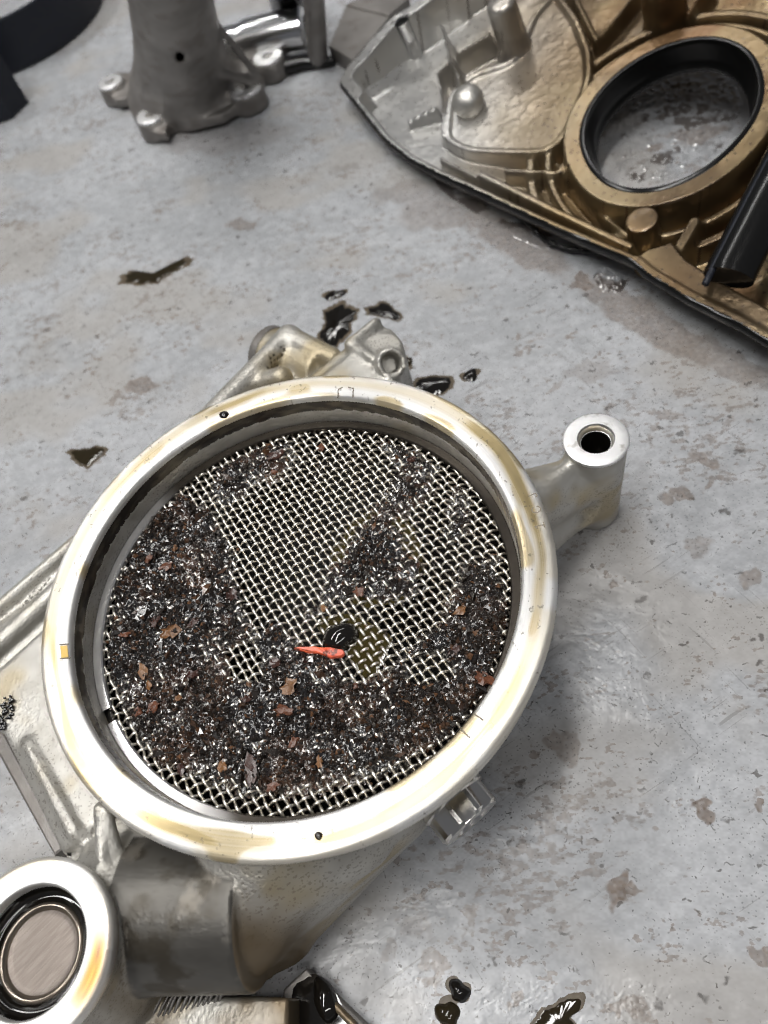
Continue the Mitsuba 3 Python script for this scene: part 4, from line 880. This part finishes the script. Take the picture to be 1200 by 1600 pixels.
# ------------------------------------------------------------------ pump bracket standing behind, at upper left of the middle
G = 'pump_bracket'
name(G, 'weathered grey cast pump bracket with an upright snout and bolt bosses at the back', 'pump bracket')
F = Field((-125, 205, 0), (-8, 310, 104), 1.15)
fl = [(-121.2,285.9,6.0), (-117.4,299.5,6.0), (-101.5,293.9,6.0), (-67.0,310.7,6.0), (-52.5,285.3,6.0), (-47.0,297.6,6.0), (-33.9,284.3,6.0), (-35.0,271.4,6.0), (-44.2,272.7,6.0), (-39.7,254.5,6.0), (-51.9,250.0,6.0), (-58.0,245.5,6.0), (-73.2,244.8,6.0), (-82.4,251.4,6.0), (-82.4,240.3,6.0), (-94.5,245.9,6.0), (-101.3,262.2,6.0), (-105.0,274.4,6.0), (-112.0,274.6,6.0)]
F.add(F.prism(fl, 1.5, 6.0), 1.2)
sa, sb = np.array((-78.2,274.7,4.0)), np.array((-56.1,236.0,58.0)); sb = sa+(sb-sa)*1.6
F.add(F.cone(sa, sb, 20, 12.5), 7)
F.add(F.cone(sa, sa+(sb-sa)*.28, 25, 16), 6)
for c, r, z in (((-115.0,284.9,9.0), 6.0, 9), ((-89.5,250.8,9.0), 6.6, 9), ((-47.5,257.4,9.0), 7.6, 9), ((-39.0,278.6,9.0), 7.0, 9)):
    F.add(F.cyl(c[:2], r+.6, 0, z-.6, r-.1), 1.5)
F.add(F.cone((-53.2,250.9,20.0), (-41.1,259.5,9.0), 2.2, 2.4), 1.5)
F.add(F.cone((-56.6,261.4,9.0), (-43.9,260.0,7.0), 3.0, 3.0), 2)
F.add(F.cone((-48.9,249.4,44.0), (-40.3,260.2,9.0), 1.3, 1.6), 1)
F.add(F.cone((-83.8,247.6,24.0), (-94.1,260.9,6.0), 2.0, 2.4), 2)
F.add(F.cone((-71.2,250.5,7.0), (-53.9,256.7,7.0), 2.6, 3.5), 2)
F.cut(F.cone((-74.1,271.5,20.0), (-53.5,213.3,48.0), 1.6, 1.6), 1)
add(G+'__body', F.mesh(), 'cast_weathered', True)
for (c, r) in (((-115.0,284.9,9.0), 5.7), ((-89.5,250.8,9.0), 6.3), ((-47.5,257.4,9.0), 7.3), ((-39.0,278.6,9.0), 6.7)):
    m, _ = lathe([(r+.1, 8.2), (r, 9.2), (r-.5, 9.6), (2.5, 9.6), (2.2, 9.3), (1.9, 7.5), (.01, 7.4)], 36, c[:2]); add(G+'__bolt_boss', m, 'satin_face', 45)
for k, _ in enumerate(range(4)):
    key = G+'__bolt_boss'+('' if k == 0 else f'_{k:03d}')
# pipe, rod, post and plates behind it
def prod(key, a, b, r, bsdf, label, category, n=28, prof=None):
    a, b = np.array(a), np.array(b); L = np.linalg.norm(b-a)
    m, _ = lathe(prof(r, L) if prof else [(.01, 0), (r*.9, 0), (r, r*.1), (r, L-r*.1), (r*.9, L), (.01, L)], n)
    m.apply_transform(rot_to(b-a)); m.apply_translation(a); k = add(key, m, bsdf, 40)
    if label: name(k, label, category)
    return k
prod('pipe_stub', (-59.7,292.8,10.0), (-21.9,292.3,10.0), 9.5, 'steel_bright', 'short bright metal pipe stub lying behind the pump bracket', 'pipe', prof=lambda r, L: [(.01, 0), (r*.8, 0), (r*.8, L*.2), (r*.92, L*.3), (r, L*.8), (r, L-1), (r*.9, L), (r*.6, L), (r*.6, L-6), (.01, L-6)])
prod('steel_rod', (-18.3,281.2,0.0), (-7.8,259.1,45.0), 4.4, 'cast_weathered', 'grey steel rod standing on a dark foot beside the engine cover corner', 'rod')
prod('black_post', (-33.9,325.4,0.0), (-23.3,287.4,40.0), 8.5, 'black_rubber', 'black post standing behind the pipe stub', 'post')
arc = smoothline([(-39.0,275.8,2.0), (-32.9,278.0,3.0), (-24.1,278.9,3.0), (-14.1,277.1,2.0), (-10.6,277.9,2.0)], 40, 5)
add('black_hose', tube(arc, np.linspace(3.4, 2.2, 40), 10), 'black_rubber', True); name('black_hose', 'curved black hose piece between the pump bracket and the engine cover corner', 'hose')
add('steel_plate__face', slab([(-12.0,280.9,6.0), (-5.1,312.2,6.0), (15.4,295.1,6.0), (6.9,278.4,6.0), (-0.8,265.2,6.0)], 0, 7, .6), 'cast_weathered', 30)
add('steel_plate__fold', slab([(-4.8,311.2,7.0), (15.7,319.9,7.0), (24.3,304.9,7.0), (15.0,293.9,7.0)], 0, 8, .6), 'cast_weathered', 30)
name('steel_plate', 'flat dull grey steel plate tucked behind the corner of the engine cover', 'steel plate')
# dark hose band at the upper left
cb = np.array((-181.6,329.7,0.0)[:2]), np.array((-154.6,349.2,0.0)[:2]), np.array((-144.2,389.1,0.0)[:2])
A_ = np.array([[2*(cb[1]-cb[0])], [2*(cb[2]-cb[0])]]).reshape(2, 2); cen = np.linalg.solve(A_, [cb[1]@cb[1]-cb[0]@cb[0], cb[2]@cb[2]-cb[0]@cb[0]]); rb = np.linalg.norm(cb[0]-cen)
m, _ = lathe([(rb-2.6, .3), (rb-.6, .2), (rb, 1.0), (rb, 23.5), (rb-.5, 24.3), (rb-2.2, 24.3), (rb-2.7, 23.6), (rb-2.7, .3)], 200, cen)
add('rubber_belt', m, 'blue_black_rubber', 40); name('rubber_belt', 'dark blue black rubber belt standing on its edge at upper left', 'belt')
add('black_block', slab([(-165.1,299.4,0.0), (-170.7,287.9,0.0), (-193.2,281.4,0.0), (-208.7,319.9,0.0), (-189.9,320.4,0.0)], 0.3, 26, 1.2), 'blue_black_rubber', 30); name('black_block', 'dark blue black rubber block at the left edge in front of the belt', 'rubber block')
m = dome(((-203.4,371.6,4.0)[0], (-203.4,371.6,4.0)[1], 0), 9, 10, 14, wob=.08, seed=3)
add('rusty_nut', m, 'rust', 40); name('rusty_nut', 'rusty brown round metal part inside the belt at the left edge', 'metal part')
